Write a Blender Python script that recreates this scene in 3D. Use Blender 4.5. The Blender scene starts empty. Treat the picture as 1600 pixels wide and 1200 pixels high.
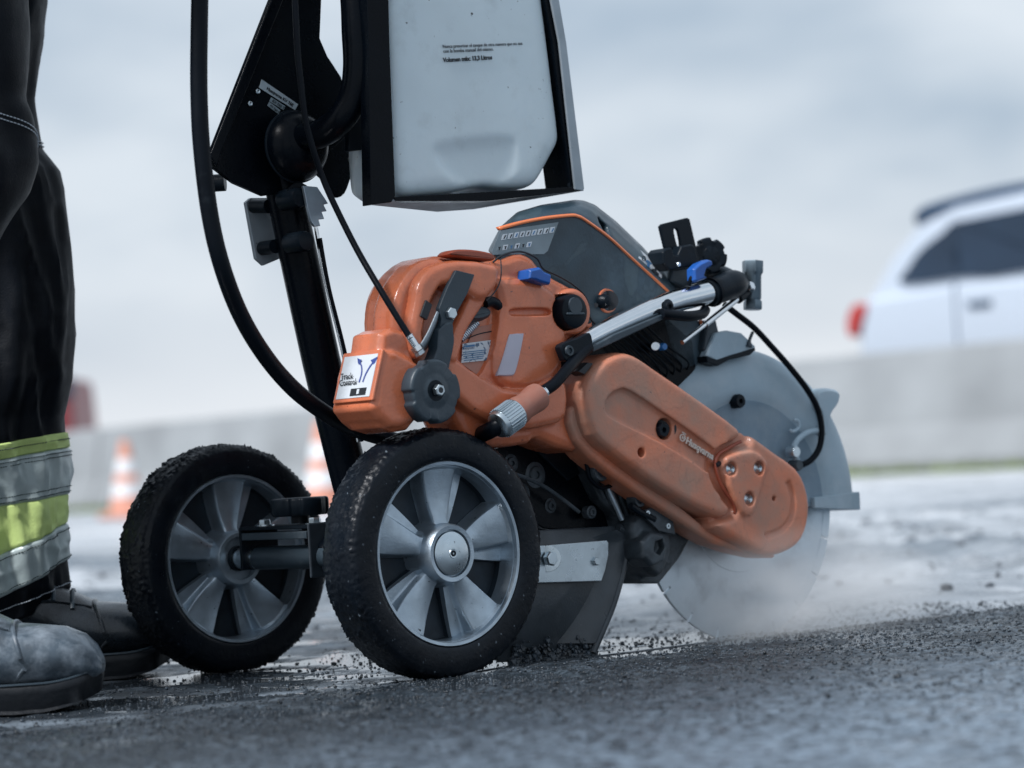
import bpy, bmesh, math, random
import numpy as np
from mathutils import Vector, Matrix, noise
random.seed(7); np.random.seed(7)
SC = bpy.context.scene
COL = SC.collection
PI = math.pi

# ---------------------------------------------------------------- camera
CAM_H = 0.21; FOC = 4260.0; PITCH = math.radians(1.66); ROLL = math.radians(3.47)
fwd = Vector((0, math.cos(PITCH), math.sin(PITCH)))
r0 = Vector((1, 0, 0)); u0 = Vector((0, -math.sin(PITCH), math.cos(PITCH)))
rgt = r0*math.cos(ROLL) - u0*math.sin(ROLL)
upv = r0*math.sin(ROLL) + u0*math.cos(ROLL)
CP = Vector((0, 0, CAM_H))
cd = bpy.data.cameras.new('camera'); cam = bpy.data.objects.new('camera', cd); COL.objects.link(cam)
M = Matrix.Identity(4)
for i in range(3):
    M[i][0] = rgt[i]; M[i][1] = upv[i]; M[i][2] = -fwd[i]; M[i][3] = CP[i]
cam.matrix_world = M
cd.sensor_width = 36; cd.lens = FOC/1600*36; cd.clip_start = 0.05; cd.clip_end = 2000
cd.dof.use_dof = True; cd.dof.focus_distance = 2.80; cd.dof.aperture_fstop = 4.8
SC.camera = cam

# ---------------------------------------------------------------- world, sun, exposure
W = bpy.data.worlds.new('World'); SC.world = W; W.use_nodes = True
nt = W.node_tree; nt.nodes.clear()
out = nt.nodes.new('ShaderNodeOutputWorld'); bg = nt.nodes.new('ShaderNodeBackground')
sky = nt.nodes.new('ShaderNodeTexSky'); sky.sky_type = 'NISHITA'; sky.sun_disc = False
SUN_EL = math.radians(50); SUN_AZ = math.radians(226)       # azimuth measured clockwise from +Y
sky.sun_elevation = SUN_EL; sky.sun_rotation = SUN_AZ
sky.air_density = 1.5; sky.dust_density = 4
tc = nt.nodes.new('ShaderNodeTexCoord'); mp = nt.nodes.new('ShaderNodeMapping')
mp.inputs['Scale'].default_value = (1.0, 1.0, 2.6)
mp.inputs['Location'].default_value = (0.35, 0.2, 0.1)
nz = nt.nodes.new('ShaderNodeTexNoise'); nz.inputs['Scale'].default_value = 5.5; nz.inputs['Detail'].default_value = 5
nz.inputs['Roughness'].default_value = 0.45
cr_ = nt.nodes.new('ShaderNodeValToRGB')
cr_.color_ramp.elements[0].position = 0.34; cr_.color_ramp.elements[0].color = (0.345, 0.44, 0.555, 1)
cr_.color_ramp.elements[1].position = 0.62; cr_.color_ramp.elements[1].color = (0.66, 0.725, 0.80, 1)
sep = nt.nodes.new('ShaderNodeSeparateXYZ')
mr = nt.nodes.new('ShaderNodeMapRange'); mr.inputs['From Min'].default_value = 0.0; mr.inputs['From Max'].default_value = 0.10
mr.interpolation_type = 'SMOOTHSTEP'
mixh = nt.nodes.new('ShaderNodeMix'); mixh.data_type = 'RGBA'
mixh.inputs['A'].default_value = (0.79, 0.825, 0.87, 1)
sk_m = nt.nodes.new('ShaderNodeMix'); sk_m.data_type = 'RGBA'; sk_m.blend_type = 'MIX'; sk_m.inputs['Factor'].default_value = 0.9
sc_ = nt.nodes.new('ShaderNodeVectorMath'); sc_.operation = 'SCALE'; sc_.inputs['Scale'].default_value = 0.10
L = nt.links.new
L(tc.outputs['Generated'], mp.inputs['Vector']); L(mp.outputs['Vector'], nz.inputs['Vector'])
L(nz.outputs['Fac'], cr_.inputs['Fac'])
L(tc.outputs['Generated'], sep.inputs['Vector']); L(sep.outputs['Z'], mr.inputs['Value'])
L(mr.outputs['Result'], mixh.inputs['Factor']); L(cr_.outputs['Color'], mixh.inputs['B'])
L(sky.outputs['Color'], sc_.inputs[0]); L(sc_.outputs['Vector'], sk_m.inputs['A']); L(mixh.outputs['Result'], sk_m.inputs['B'])
L(sk_m.outputs['Result'], bg.inputs['Color']); bg.inputs['Strength'].default_value = 1.0
L(bg.outputs['Background'], out.inputs['Surface'])

sd = bpy.data.lights.new('sun', 'SUN'); sd.energy = 3.5; sd.angle = math.radians(9); sd.color = (0.98, 0.98, 1.0)
so = bpy.data.objects.new('sun', sd); COL.objects.link(so)
dvec = Vector((math.sin(SUN_AZ)*math.cos(SUN_EL), math.cos(SUN_AZ)*math.cos(SUN_EL), math.sin(SUN_EL)))
so.rotation_euler = dvec.to_track_quat('Z', 'Y').to_euler()
SC.view_settings.view_transform = 'Standard'; SC.view_settings.look = 'None'
SC.view_settings.exposure = 0.22; SC.view_settings.gamma = 1.0; SC.view_settings.use_curve_mapping = False

# ---------------------------------------------------------------- frames of reference
def ray(px, py):
    return fwd + rgt*((px-800)/FOC) - upv*((py-600)/FOC)
def wpt(px, py, D):                      # world point seen at px,py at distance D ahead
    return CP + ray(px, py)*D
def gpt(px, py, z=0.0):                  # point of the ground
    d = ray(px, py); t = (z-CP.z)/d.z
    return CP + d*t
TH = math.radians(41)
Fd = Vector((math.cos(TH), math.sin(TH), 0)); Ad = Vector((-math.sin(TH), math.cos(TH), 0))
HUB = wpt(703, 865, 2.73)
ORG = Vector((HUB.x, HUB.y, 0))
def tolocal(p):
    d = p-ORG
    return Vector((d.dot(Fd), d.dot(Ad), d.z))
CL = tolocal(CP)
def U(px, py, a):                        # point of the machine's lengthwise plane at lateral offset a
    d = ray(px, py); dl = Vector((d.dot(Fd), d.dot(Ad), d.z))
    t = (a-CL.y)/dl.y
    return CL + dl*t
def UF(px, py, f):                       # point of the machine's crosswise plane
    d = ray(px, py); dl = Vector((d.dot(Fd), d.dot(Ad), d.z))
    t = (f-CL.x)/dl.x
    return CL + dl*t

# ---------------------------------------------------------------- materials
def newmat(name):
    m = bpy.data.materials.new(name); m.use_nodes = True
    n = m.node_tree; b = n.nodes['Principled BSDF']
    return m, n, b
def mat(name, col, rough=0.5, metal=0.0, var=0.12, scale=25, bump=0.0, bscale=250, dust=0.0,
        dustcol=(0.30, 0.31, 0.32), dscale=18, coat=0.0, spots=0.0, spotcol=(0.02, 0.02, 0.025), sss=0.0, rvar=0.15, spec=0.5, stain=0.0):
    m, n, b = newmat(name); N = n.nodes.new; L = n.links.new
    t = N('ShaderNodeTexCoord')
    nz = N('ShaderNodeTexNoise'); nz.inputs['Scale'].default_value = scale; nz.inputs['Detail'].default_value = 6
    L(t.outputs['Object'], nz.inputs['Vector'])
    r = N('ShaderNodeMapRange'); r.inputs['From Min'].default_value = 0.3; r.inputs['From Max'].default_value = 0.7
    r.inputs['To Min'].default_value = 1-var; r.inputs['To Max'].default_value = 1+var
    L(nz.outputs['Fac'], r.inputs['Value'])
    v = N('ShaderNodeVectorMath'); v.operation = 'SCALE'; v.inputs[0].default_value = col[:3]
    L(r.outputs['Result'], v.inputs['Scale']); cur = v.outputs['Vector']
    rr = N('ShaderNodeMapRange'); rr.inputs['To Min'].default_value = max(0.03, rough-rvar); rr.inputs['To Max'].default_value = min(1, rough+rvar)
    n2 = N('ShaderNodeTexNoise'); n2.inputs['Scale'].default_value = scale*2.3; n2.inputs['Detail'].default_value = 5
    L(t.outputs['Object'], n2.inputs['Vector']); L(n2.outputs['Fac'], rr.inputs['Value']); rcur = rr.outputs['Result']
    if dust > 0:
        n3 = N('ShaderNodeTexNoise'); n3.inputs['Scale'].default_value = dscale; n3.inputs['Detail'].default_value = 9; n3.inputs['Roughness'].default_value = 0.65
        L(t.outputs['Object'], n3.inputs['Vector'])
        r3 = N('ShaderNodeMapRange'); r3.inputs['From Min'].default_value = 0.62-0.35*dust; r3.inputs['From Max'].default_value = 0.78-0.15*dust
        r3.inputs['To Max'].default_value = min(1, 0.35+dust)
        L(n3.outputs['Fac'], r3.inputs['Value'])
        mx = N('ShaderNodeMix'); mx.data_type = 'RGBA'; mx.inputs['B'].default_value = (*dustcol, 1)
        L(r3.outputs['Result'], mx.inputs['Factor']); L(cur, mx.inputs['A']); cur = mx.outputs['Result']
        ma = N('ShaderNodeMath'); ma.operation = 'MULTIPLY_ADD'; ma.inputs[1].default_value = 0.4; ma.use_clamp = True
        L(r3.outputs['Result'], ma.inputs[0]); L(rcur, ma.inputs[2]); rcur = ma.outputs[0]
    if stain > 0:                         # dried water marks: paler patches with a darker outline
        n5 = N('ShaderNodeTexNoise'); n5.inputs['Scale'].default_value = 17; n5.inputs['Detail'].default_value = 4; n5.inputs['Distortion'].default_value = 0.6
        L(t.outputs['Object'], n5.inputs['Vector'])
        cr5 = N('ShaderNodeValToRGB'); e = cr5.color_ramp.elements
        e[0].position = 0.0; e[0].color = (1, 1, 1, 1); e[1].position = 1.0; e[1].color = (1+0*stain, 1, 1, 1)
        for ps, vl in ((0.535, 1.0), (0.545, 1-0.35*stain), (0.553, 1-0.35*stain), (0.562, 1.0)):
            q = e.new(ps); q.color = (vl, vl, vl, 1)
        L(n5.outputs['Fac'], cr5.inputs['Fac'])
        r5 = N('ShaderNodeMapRange'); r5.inputs['From Min'].default_value = 0.55; r5.inputs['From Max'].default_value = 0.60; r5.inputs['To Max'].default_value = 0.30*stain
        L(n5.outputs['Fac'], r5.inputs['Value'])
        mp5 = N('ShaderNodeMix'); mp5.data_type = 'RGBA'; mp5.blend_type = 'MULTIPLY'; mp5.inputs['Factor'].default_value = 1
        L(cur, mp5.inputs['A']); L(cr5.outputs['Color'], mp5.inputs['B'])
        mx5 = N('ShaderNodeMix'); mx5.data_type = 'RGBA'; mx5.inputs['B'].default_value = (min(1, col[0]*1.1+.10), min(1, col[1]*1.2+.12), min(1, col[2]*1.2+.10), 1)
        L(r5.outputs['Result'], mx5.inputs['Factor']); L(mp5.outputs['Result'], mx5.inputs['A']); cur = mx5.outputs['Result']
    if spots > 0:
        n4 = N('ShaderNodeTexNoise'); n4.inputs['Scale'].default_value = 190; n4.inputs['Detail'].default_value = 3
        L(t.outputs['Object'], n4.inputs['Vector'])
        r4 = N('ShaderNodeMapRange'); r4.inputs['From Min'].default_value = 0.72-0.1*spots; r4.inputs['From Max'].default_value = 0.78-0.1*spots
        L(n4.outputs['Fac'], r4.inputs['Value'])
        mx = N('ShaderNodeMix'); mx.data_type = 'RGBA'; mx.inputs['B'].default_value = (*spotcol, 1)
        L(r4.outputs['Result'], mx.inputs['Factor']); L(cur, mx.inputs['A']); cur = mx.outputs['Result']
    L(cur, b.inputs['Base Color']); L(rcur, b.inputs['Roughness'])
    b.inputs['Metallic'].default_value = metal; b.inputs['Specular IOR Level'].default_value = spec
    b.inputs['Coat Weight'].default_value = coat
    b.inputs['Coat Roughness'].default_value = 0.15
    if sss: 
        b.inputs['Subsurface Weight'].default_value = sss; b.inputs['Subsurface Radius'].default_value = (0.02, 0.025, 0.03)
        b.inputs['Subsurface Scale'].default_value = 1.0
    if bump > 0:
        nb = N('ShaderNodeTexNoise'); nb.inputs['Scale'].default_value = bscale; nb.inputs['Detail'].default_value = 6
        L(t.outputs['Object'], nb.inputs['Vector'])
        bp = N('ShaderNodeBump'); bp.inputs['Strength'].default_value = 0.6; bp.inputs['Distance'].default_value = bump
        L(nb.outputs['Fac'], bp.inputs['Height']); L(bp.outputs['Normal'], b.inputs['Normal'])
    return m
MT = {}
MT['orange'] = mat('orange plastic', (0.60, 0.165, 0.075), 0.27, dust=0.30, dustcol=(0.33, 0.14, 0.095), dscale=14, bump=0.0004, bscale=300, coat=0.28, spots=0.15, stain=0.2)
MT['orange_dusty'] = mat('dusty orange plastic', (0.62, 0.18, 0.085), 0.30, dust=0.7, dustcol=(0.36, 0.22, 0.165), dscale=10, bump=0.0005, bscale=260, spots=0.2, spotcol=(0.1, 0.07, 0.06), coat=0.15, stain=0.25)
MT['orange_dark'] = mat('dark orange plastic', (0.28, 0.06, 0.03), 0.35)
MT['orange_pale'] = mat('faded pinkish orange plastic', (0.40, 0.17, 0.12), 0.45, dust=0.5, dustcol=(0.42, 0.27, 0.22))
MT['stripe'] = mat('orange stripe', (0.75, 0.20, 0.07), 0.35, var=0.05)
MT['hood'] = mat('slate grey plastic', (0.022, 0.044, 0.062), 0.36, var=0.3, dust=0.34, dustcol=(0.10, 0.15, 0.19), dscale=9, bump=0.0003, bscale=400, stain=0.5)
MT['black'] = mat('black paint', (0.0015, 0.003, 0.0055), 0.28, dust=0.0, bump=0.0003, bscale=300, spec=0.10)
MT['blackp'] = mat('black plastic', (0.004, 0.008, 0.013), 0.38, dust=0.10, dustcol=(0.03, 0.045, 0.06), bump=0.0003, bscale=500, spec=0.16)
MT['greyp'] = mat('dark grey plastic', (0.026, 0.042, 0.056), 0.45, dust=0.25, dustcol=(0.14, 0.16, 0.18), bump=0.0003, bscale=400)
MT['rubber'] = mat('wet black rubber', (0.0025, 0.005, 0.009), 0.38, var=0.3, dust=0.04, dustcol=(0.03, 0.04, 0.05), dscale=60, bump=0.0008, bscale=220, spots=0.25, spotcol=(0.12, 0.15, 0.18), spec=0.22, rvar=0.3)
MT['hose'] = mat('black hose rubber', (0.0025, 0.0045, 0.008), 0.40, dust=0.02, dustcol=(0.03, 0.04, 0.05), bump=0.0003, bscale=300, spec=0.12)
MT['alu'] = mat('cast aluminium', (0.40, 0.47, 0.53), 0.36, metal=0.85, var=0.18, scale=40, dust=0.15, dustcol=(0.16, 0.19, 0.22), bump=0.0003, bscale=500, spots=0.25)
MT['zinc'] = mat('zinc plated steel', (0.55, 0.62, 0.66), 0.30, metal=1.0, var=0.12, scale=30, dust=0.2, dustcol=(0.25, 0.28, 0.3), spots=0.3)
MT['shaded_alu'] = mat('dark shaded cast aluminium', (0.016, 0.025, 0.035), 0.5, metal=0.3, var=0.3, scale=50, dust=0.2, dustcol=(0.05, 0.06, 0.07), spots=0.3)  # shade of the rim wells painted as a darker tone, plus dust and spots
MT['chrome'] = mat('chrome', (0.75, 0.78, 0.80), 0.14, metal=1.0, var=0.06, dust=0.1, dustcol=(0.3, 0.33, 0.35), rvar=0.08)
MT['steel'] = mat('blade steel', (0.58, 0.67, 0.74), 0.42, metal=0.85, var=0.1, scale=12, dust=0.3, dustcol=(0.30, 0.34, 0.38), bump=0.0002)
MT['guard'] = mat('blue grey painted guard', (0.32, 0.42, 0.49), 0.42, var=0.14, scale=14, dust=0.45, dustcol=(0.44, 0.51, 0.56), bump=0.0004)
MT['darkmetal'] = mat('greasy dark metal', (0.045, 0.058, 0.07), 0.42, metal=0.3, var=0.4, scale=60, dust=0.35, dustcol=(0.12, 0.14, 0.16), dscale=40, bump=0.0012, bscale=120)
MT['flap'] = mat('wet dark rubber sheet', (0.035, 0.045, 0.055), 0.34, var=0.3, dust=0.15, dustcol=(0.09, 0.10, 0.11), bump=0.0004, bscale=400, spots=0.15, spotcol=(0.1, 0.11, 0.12))
MT['tank'] = mat('translucent white tank plastic', (0.60, 0.69, 0.73), 0.38, var=0.07, scale=7, dust=0.2, dustcol=(0.42, 0.48, 0.50), bump=0.0006, bscale=60, spots=0.05, sss=0.25)
MT['blue'] = mat('blue plastic', (0.012, 0.09, 0.36), 0.35)
MT['satin'] = mat('satin grey steel', (0.30, 0.345, 0.38), 0.45, metal=0.3, var=0.1, spots=0.1)
MT['label'] = mat('pale label', (0.62, 0.66, 0.70), 0.3, var=0.05, dust=0.15, dustcol=(0.3, 0.33, 0.36))
MT['speckled'] = mat('worn printed label', (0.55, 0.60, 0.64), 0.35, spots=1.6, spotcol=(0.08, 0.13, 0.2))
MT['labelgrey'] = mat('grey label', (0.20, 0.25, 0.28), 0.35, var=0.2, dust=0.2)
MT['ink'] = mat('black ink', (0.012, 0.015, 0.02), 0.5, var=0.02)
MT['inkblue'] = mat('violet blue ink', (0.05, 0.08, 0.28), 0.4, var=0.02)
MT['inkcyan'] = mat('blue print', (0.05, 0.16, 0.32), 0.4, var=0.02)
MT['window'] = mat('milky sight window', (0.45, 0.44, 0.52), 0.22, var=0.08)
MT['pinkc'] = mat('worn pink orange coupling', (0.33, 0.13, 0.09), 0.5, dust=0.4, dustcol=(0.36, 0.22, 0.17), bump=0.0004)
MT['logo'] = mat('pale raised lettering', (0.55, 0.47, 0.42), 0.4, var=0.05)

# ---------------------------------------------------------------- object helpers
def link(o, parent=None):
    COL.objects.link(o)
    if parent: o.parent = parent
    return o
def thing(name, label, cat, loc=(0, 0, 0), rz=0, group=None):
    o = bpy.data.objects.new(name, None); COL.objects.link(o)
    o.location = loc; o.rotation_euler = (0, 0, rz); o.empty_display_size = 0.05
    tag(o, label, cat, group); return o
def tag(o, label=None, cat=None, group=None, kind=None):
    if label: o['label'] = label
    if cat: o['category'] = cat
    if group: o['group'] = group
    if kind: o['kind'] = kind
    return o
def mk(name, verts, faces, m, parent=None, smooth=True, ang=35, bev=0, seg=3, sub=0):
    me = bpy.data.meshes.new(name); me.from_pydata([tuple(v) for v in verts], [], faces)
    bm = bmesh.new(); bm.from_mesh(me); bmesh.ops.recalc_face_normals(bm, faces=bm.faces); bm.to_mesh(me); bm.free()
    return fin(name, me, m, parent, smooth, ang, bev, seg, sub)
def fin(name, me, m, parent=None, smooth=True, ang=35, bev=0, seg=3, sub=0):
    me.materials.clear(); me.materials.append(MT[m] if isinstance(m, str) else m)
    o = bpy.data.objects.new(name, me); link(o, parent)
    if smooth:
        for p in me.polygons: p.use_smooth = True
        if ang and not bev: me.set_sharp_from_angle(angle=math.radians(ang))
    if bev:
        b = o.modifiers.new('bevel', 'BEVEL'); b.width = bev; b.segments = seg; b.limit_method = 'ANGLE'
        b.angle_limit = math.radians(30); b.harden_normals = True; b.use_clamp_overlap = True
    if sub:
        s = o.modifiers.new('subdivision', 'SUBSURF'); s.levels = sub; s.render_levels = sub
    return o
class Geo:                                # gathers several closed solids for one part
    def __init__(s): s.v = []; s.f = []
    def add(s, v, f):
        k = len(s.v); s.v += [Vector(p) for p in v]; s.f += [[i+k for i in q] for q in f]; return s
    def mk(s, name, m, parent=None, **k): return mk(name, s.v, s.f, m, parent, **k)
def catmull(p, k=4, closed=True):
    P = [Vector(q) for q in p]; n = len(P); o = []
    for i in range(n if closed else n-1):
        if closed: a, b, c, d = P[(i-1) % n], P[i], P[(i+1) % n], P[(i+2) % n]
        else: a, b, c, d = P[max(i-1, 0)], P[i], P[i+1], P[min(i+2, n-1)]
        for j in range(k):
            t = j/k
            o.append(0.5*((2*b)+(-a+c)*t+(2*a-5*b+4*c-d)*t*t+(-a+3*b-3*c+d)*t**3))
    if not closed: o.append(P[-1])
    return o
def rings(R, cap0=True, cap1=True, closed=True):
    n = len(R[0]); v = [p for r in R for p in r]; f = []
    for i in range(len(R)-1):
        for j in range(n if closed else n-1):
            k = (j+1) % n
            f.append([i*n+j, i*n+k, (i+1)*n+k, (i+1)*n+j])
    if cap0: f.append(list(range(n))[::-1])
    if cap1: f.append([(len(R)-1)*n+j for j in range(n)])
    return v, f
def plate(px, a0, a1, k=0):               # side outline given on the near plane a0, pushed back to a1
    if k: px = [(p.x, p.y) for p in catmull([(x, y, 0) for x, y in px], k)]
    p = [U(x, y, a0) for x, y in px]; d = Vector((0, a1-a0, 0))
    return rings([p, [q+d for q in p]])
def lofted(lst, k=0):                     # several outlines at their own lateral offsets
    R = []
    for px, a in lst:
        if k: px = [(p.x, p.y) for p in catmull([(x, y, 0) for x, y in px], k)]
        R.append([U(x, y, a) for x, y in px])
    return rings(R)
def inset(P, d):                          # P local points on a plane y = const, moved inwards by d
    n = len(P); A = sum(P[i].x*P[(i+1) % n].z-P[(i+1) % n].x*P[i].z for i in range(n)); s = 1 if A > 0 else -1
    o = []
    for i in range(n):
        e = (P[(i+1) % n]-P[i-1]); nn = Vector((-e.z, 0, e.x))*s
        nn = nn.normalized() if nn.length > 1e-9 else nn
        o.append(P[i]+nn*d)
    return o
def pillow(px, prof, k=4):                # outline with rounded edges: prof = [(inset, a)...] near to far
    if k: px = [(p.x, p.y) for p in catmull([(x, y, 0) for x, y in px], k)]
    a0 = prof[0][1]
    base = [U(x, y, a0) for x, y in px]; R = []
    for d, a in prof:
        R.append([q+Vector((0, a-a0, 0)) for q in inset(base, d)])
    return rings(R)
def cutter(px, a, depth, k=2, out=0.03, ins=0.0):   # pocket whose rim lies on the plane a
    if k > 1: px = [(p.x, p.y) for p in catmull([(x, y, 0) for x, y in px], k)]
    P0 = [U(x, y, a) for x, y in px]; V = lambda d: Vector((0, d, 0))
    return rings([[q-V(out) for q in P0], [q+V(depth*.7) for q in P0], [q+V(depth) for q in inset(P0, ins)]])
def cyl(c0, c1, r0, r1=None, n=24, cap=True):
    r1 = r0 if r1 is None else r1; c0 = Vector(c0); c1 = Vector(c1); ax = (c1-c0).normalized()
    x = ax.orthogonal().normalized(); y = ax.cross(x); R = []
    for c, r in ((c0, r0), (c1, r1)): R.append([c+(x*math.cos(2*PI*i/n)+y*math.sin(2*PI*i/n))*r for i in range(n)])
    return rings(R, cap, cap)
def lathe(c, ax, prof, n=48, cap=True):    # prof = [(r, h)...] around ax from c
    c = Vector(c); ax = Vector(ax).normalized(); x = ax.orthogonal().normalized(); y = ax.cross(x)
    return rings([[c+ax*h+(x*math.cos(2*PI*i/n)+y*math.sin(2*PI*i/n))*max(r, 1e-5) for i in range(n)] for r, h in prof], cap, cap)
def sweep(pts, rad, n=14, k=8, sq=1.0):
    P = catmull(pts, k, False) if k else [Vector(p) for p in pts]
    m = len(P); R = []; x = None
    for i in range(m):
        t = (P[min(i+1, m-1)]-P[max(i-1, 0)]).normalized()
        if x is None: x = t.orthogonal().normalized()
        x = (x-t*x.dot(t)).normalized(); y = t.cross(x)
        r = rad if not isinstance(rad, (list, tuple)) else float(np.interp(i/(m-1), np.linspace(0, 1, len(rad)), rad))
        R.append([P[i]+(x*math.cos(2*PI*j/n)+y*math.sin(2*PI*j/n)*sq)*r for j in range(n)])
    return rings(R)
def box(c, s, rot=None):
    c = Vector(c); v = []
    for i in (-1, 1):
        for j in (-1, 1):
            for l in (-1, 1):
                p = Vector((i*s[0]/2, j*s[1]/2, l*s[2]/2))
                v.append(c+(rot @ p if rot else p))
    return v, [[0, 1, 3, 2], [4, 6, 7, 5], [0, 4, 5, 1], [2, 3, 7, 6], [0, 2, 6, 4], [1, 5, 7, 3]]
def hexbolt(c, ax, r, h): return lathe(c, ax, [(r, 0), (r, h*0.8), (r*0.86, h)], n=6)
def mould(name, adds, subs, vox, it, m, parent=None, solver='FAST'):   # moulded plastic: solids fused, pockets cut, edges softened
    def tmp(v, f):
        me = bpy.data.meshes.new('tmp'); me.from_pydata([tuple(q) for q in v], [], f)
        bm = bmesh.new(); bm.from_mesh(me); bmesh.ops.recalc_face_normals(bm, faces=bm.faces); bmesh.ops.triangulate(bm, faces=bm.faces); bm.to_mesh(me); bm.free()
        o = bpy.data.objects.new('tmp', me); COL.objects.link(o); return o
    g = Geo()
    for v, f in adds: g.add(v, f)
    o = tmp(g.v, g.f); kill = [o]
    r = o.modifiers.new('r', 'REMESH'); r.mode = 'VOXEL'; r.voxel_size = vox
    for v, f in subs:
        c = tmp(v, f); kill.append(c)
        b = o.modifiers.new('b', 'BOOLEAN'); b.operation = 'DIFFERENCE'; b.object = c; b.solver = solver
    if subs:
        r = o.modifiers.new('r2', 'REMESH'); r.mode = 'VOXEL'; r.voxel_size = vox
    s = o.modifiers.new('s', 'SMOOTH'); s.factor = 0.5; s.iterations = it
    dg = bpy.context.evaluated_depsgraph_get(); dg.update()
    me = bpy.data.meshes.new_from_object(o.evaluated_get(dg)); me.name = name
    for q in kill: bpy.data.objects.remove(q)
    return fin(name, me, m, parent, ang=0)
def textmesh(name, s, size, org, xd, nd, m, parent, ext=0.0002, shear=0, bold=0, align='LEFT'):
    c = bpy.data.curves.new('t', 'FONT'); c.body = s; c.size = size; c.extrude = ext; c.shear = shear; c.offset = bold; c.align_x = align
    c.resolution_u = 3
    o = bpy.data.objects.new('t', c); COL.objects.link(o)
    dg = bpy.context.evaluated_depsgraph_get(); me = bpy.data.meshes.new_from_object(o.evaluated_get(dg)); bpy.data.objects.remove(o)
    x = Vector(xd).normalized(); z = Vector(nd).normalized(); y = z.cross(x).normalized(); x = y.cross(z)
    T = Matrix.Identity(4)
    for i in range(3): T[i][0] = x[i]; T[i][1] = y[i]; T[i][2] = z[i]; T[i][3] = org[i]
    me.transform(T); me.name = name
    return fin(name, me, m, parent, smooth=False)
def sidetext(name, s, p0, p1, a, m, parent, h=None, **k):   # lettering on a side plane between two image-derived points, fitted to that length
    A_ = U(*p0, a); B_ = U(*p1, a); ln = (B_-A_).length
    c = bpy.data.curves.new('t', 'FONT'); c.body = s; c.size = 1; o = bpy.data.objects.new('t', c); COL.objects.link(o)
    bpy.context.view_layer.update(); w = o.dimensions.x; bpy.data.objects.remove(o)
    return textmesh(name, s, ln/w, A_, B_-A_, (0, -1, 0), m, parent, **k)
AX = Vector((0, 1, 0))

# ================================================================ SETTING
def vnoise(x, y, s, seed=0):              # smooth value noise for whole arrays
    x = x*s+seed*17.3; y = y*s-seed*9.1
    xi = np.floor(x).astype(np.int64); yi = np.floor(y).astype(np.int64); xf = x-xi; yf = y-yi
    def h(a, b):
        n = (a*374761393+b*668265263+seed*1442695) & 0x7fffffff
        n = ((n ^ (n >> 13))*1274126177) & 0x7fffffff
        return ((n ^ (n >> 16)) & 0xffff)/65535.0
    u = xf*xf*(3-2*xf); v = yf*yf*(3-2*yf)
    return (h(xi, yi)*(1-u)+h(xi+1, yi)*u)*(1-v)+(h(xi, yi+1)*(1-u)+h(xi+1, yi+1)*u)*v
EDGE = gpt(1140, 1004)
def sst(x, a, b):
    t = np.clip((x-a)/(b-a), 0, 1); return t*t*(3-2*t)
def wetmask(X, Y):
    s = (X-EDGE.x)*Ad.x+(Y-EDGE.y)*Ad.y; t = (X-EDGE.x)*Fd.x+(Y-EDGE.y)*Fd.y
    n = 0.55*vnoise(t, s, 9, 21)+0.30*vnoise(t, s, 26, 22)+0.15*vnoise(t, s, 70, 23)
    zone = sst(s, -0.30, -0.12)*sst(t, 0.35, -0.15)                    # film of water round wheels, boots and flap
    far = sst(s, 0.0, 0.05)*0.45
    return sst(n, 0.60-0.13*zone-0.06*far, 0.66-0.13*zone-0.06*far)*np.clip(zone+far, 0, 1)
def ground_h(X, Y):
    s0 = (X-EDGE.x)*Ad.x+(Y-EDGE.y)*Ad.y               # distance across the cut line
    t = (X-EDGE.x)*Fd.x+(Y-EDGE.y)*Fd.y
    s = s0+0.05*(vnoise(t, 0*t, 3, 5)-0.5)+0.02*(vnoise(X, Y, 22, 6)-0.5)
    near = 1/(1+np.exp(s/0.010))
    wm = wetmask(X, Y)
    rough = 0.0020*(vnoise(X, Y, 60, 1)-0.5)+0.0034*(vnoise(X, Y, 140, 2)-0.5)+0.0020*(vnoise(X, Y, 28, 3)-0.5)
    big = 0.006*(vnoise(X, Y, 4, 4)-0.5)
    h = near*(rough*1.0+0.002)+(1-near)*(rough*0.45-0.003)
    h = h*(1-wm)-0.0004*wm+big*0.5
    h = h-0.010*np.exp(-((s0-0.022)/0.004)**2)*sst(t, 0.10, -0.05)*(t > -0.9)     # the fresh saw slot behind the blade
    w = np.clip((Y-3.7)/0.8, 0, 1)*np.clip((9-Y)/2.0, 0, 1)
    lump = np.clip(vnoise(X, Y*0.6, 7, 8)*0.6+vnoise(X, Y, 18, 9)*0.4-0.50, 0, 1)
    h = h+w*lump*0.08
    return h*np.clip((60-Y)/50, 0.0, 1)
def axis(parts):
    o = []
    for a, b, st in parts: o += list(np.arange(a, b, st))
    return np.array(o)
xs = axis([(-300, -60, 60), (-60, -15, 7), (-15, -4, 1.2), (-4, -1.4, 0.12), (-1.4, -0.65, 0.02), (-0.65, 1.0, 0.0062), (1.0, 1.9, 0.02), (1.9, 4, 0.12), (4, 15, 1.2), (15, 60, 7), (60, 301, 60)])
ys = axis([(-20, 0, 4), (0, 1.6, 0.2), (1.6, 1.9, 0.02), (1.9, 3.7, 0.0062), (3.7, 9, 0.03), (9, 14, 0.3), (14, 60, 4), (60, 500, 60)])
X, Y = np.meshgrid(xs, ys); Z = ground_h(X, Y)
nx, ny = len(xs), len(ys)
co = np.stack([X, Y, Z], -1).reshape(-1, 3).astype(np.float32)
ii = np.arange(nx*ny).reshape(ny, nx)
fc = np.stack([ii[:-1, :-1], ii[:-1, 1:], ii[1:, 1:], ii[1:, :-1]], -1).reshape(-1, 4)
me = bpy.data.meshes.new('ground')
me.vertices.add(len(co)); me.vertices.foreach_set('co', co.ravel())
me.loops.add(fc.size); me.loops.foreach_set('vertex_index', fc.ravel().astype(np.int32))
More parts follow.
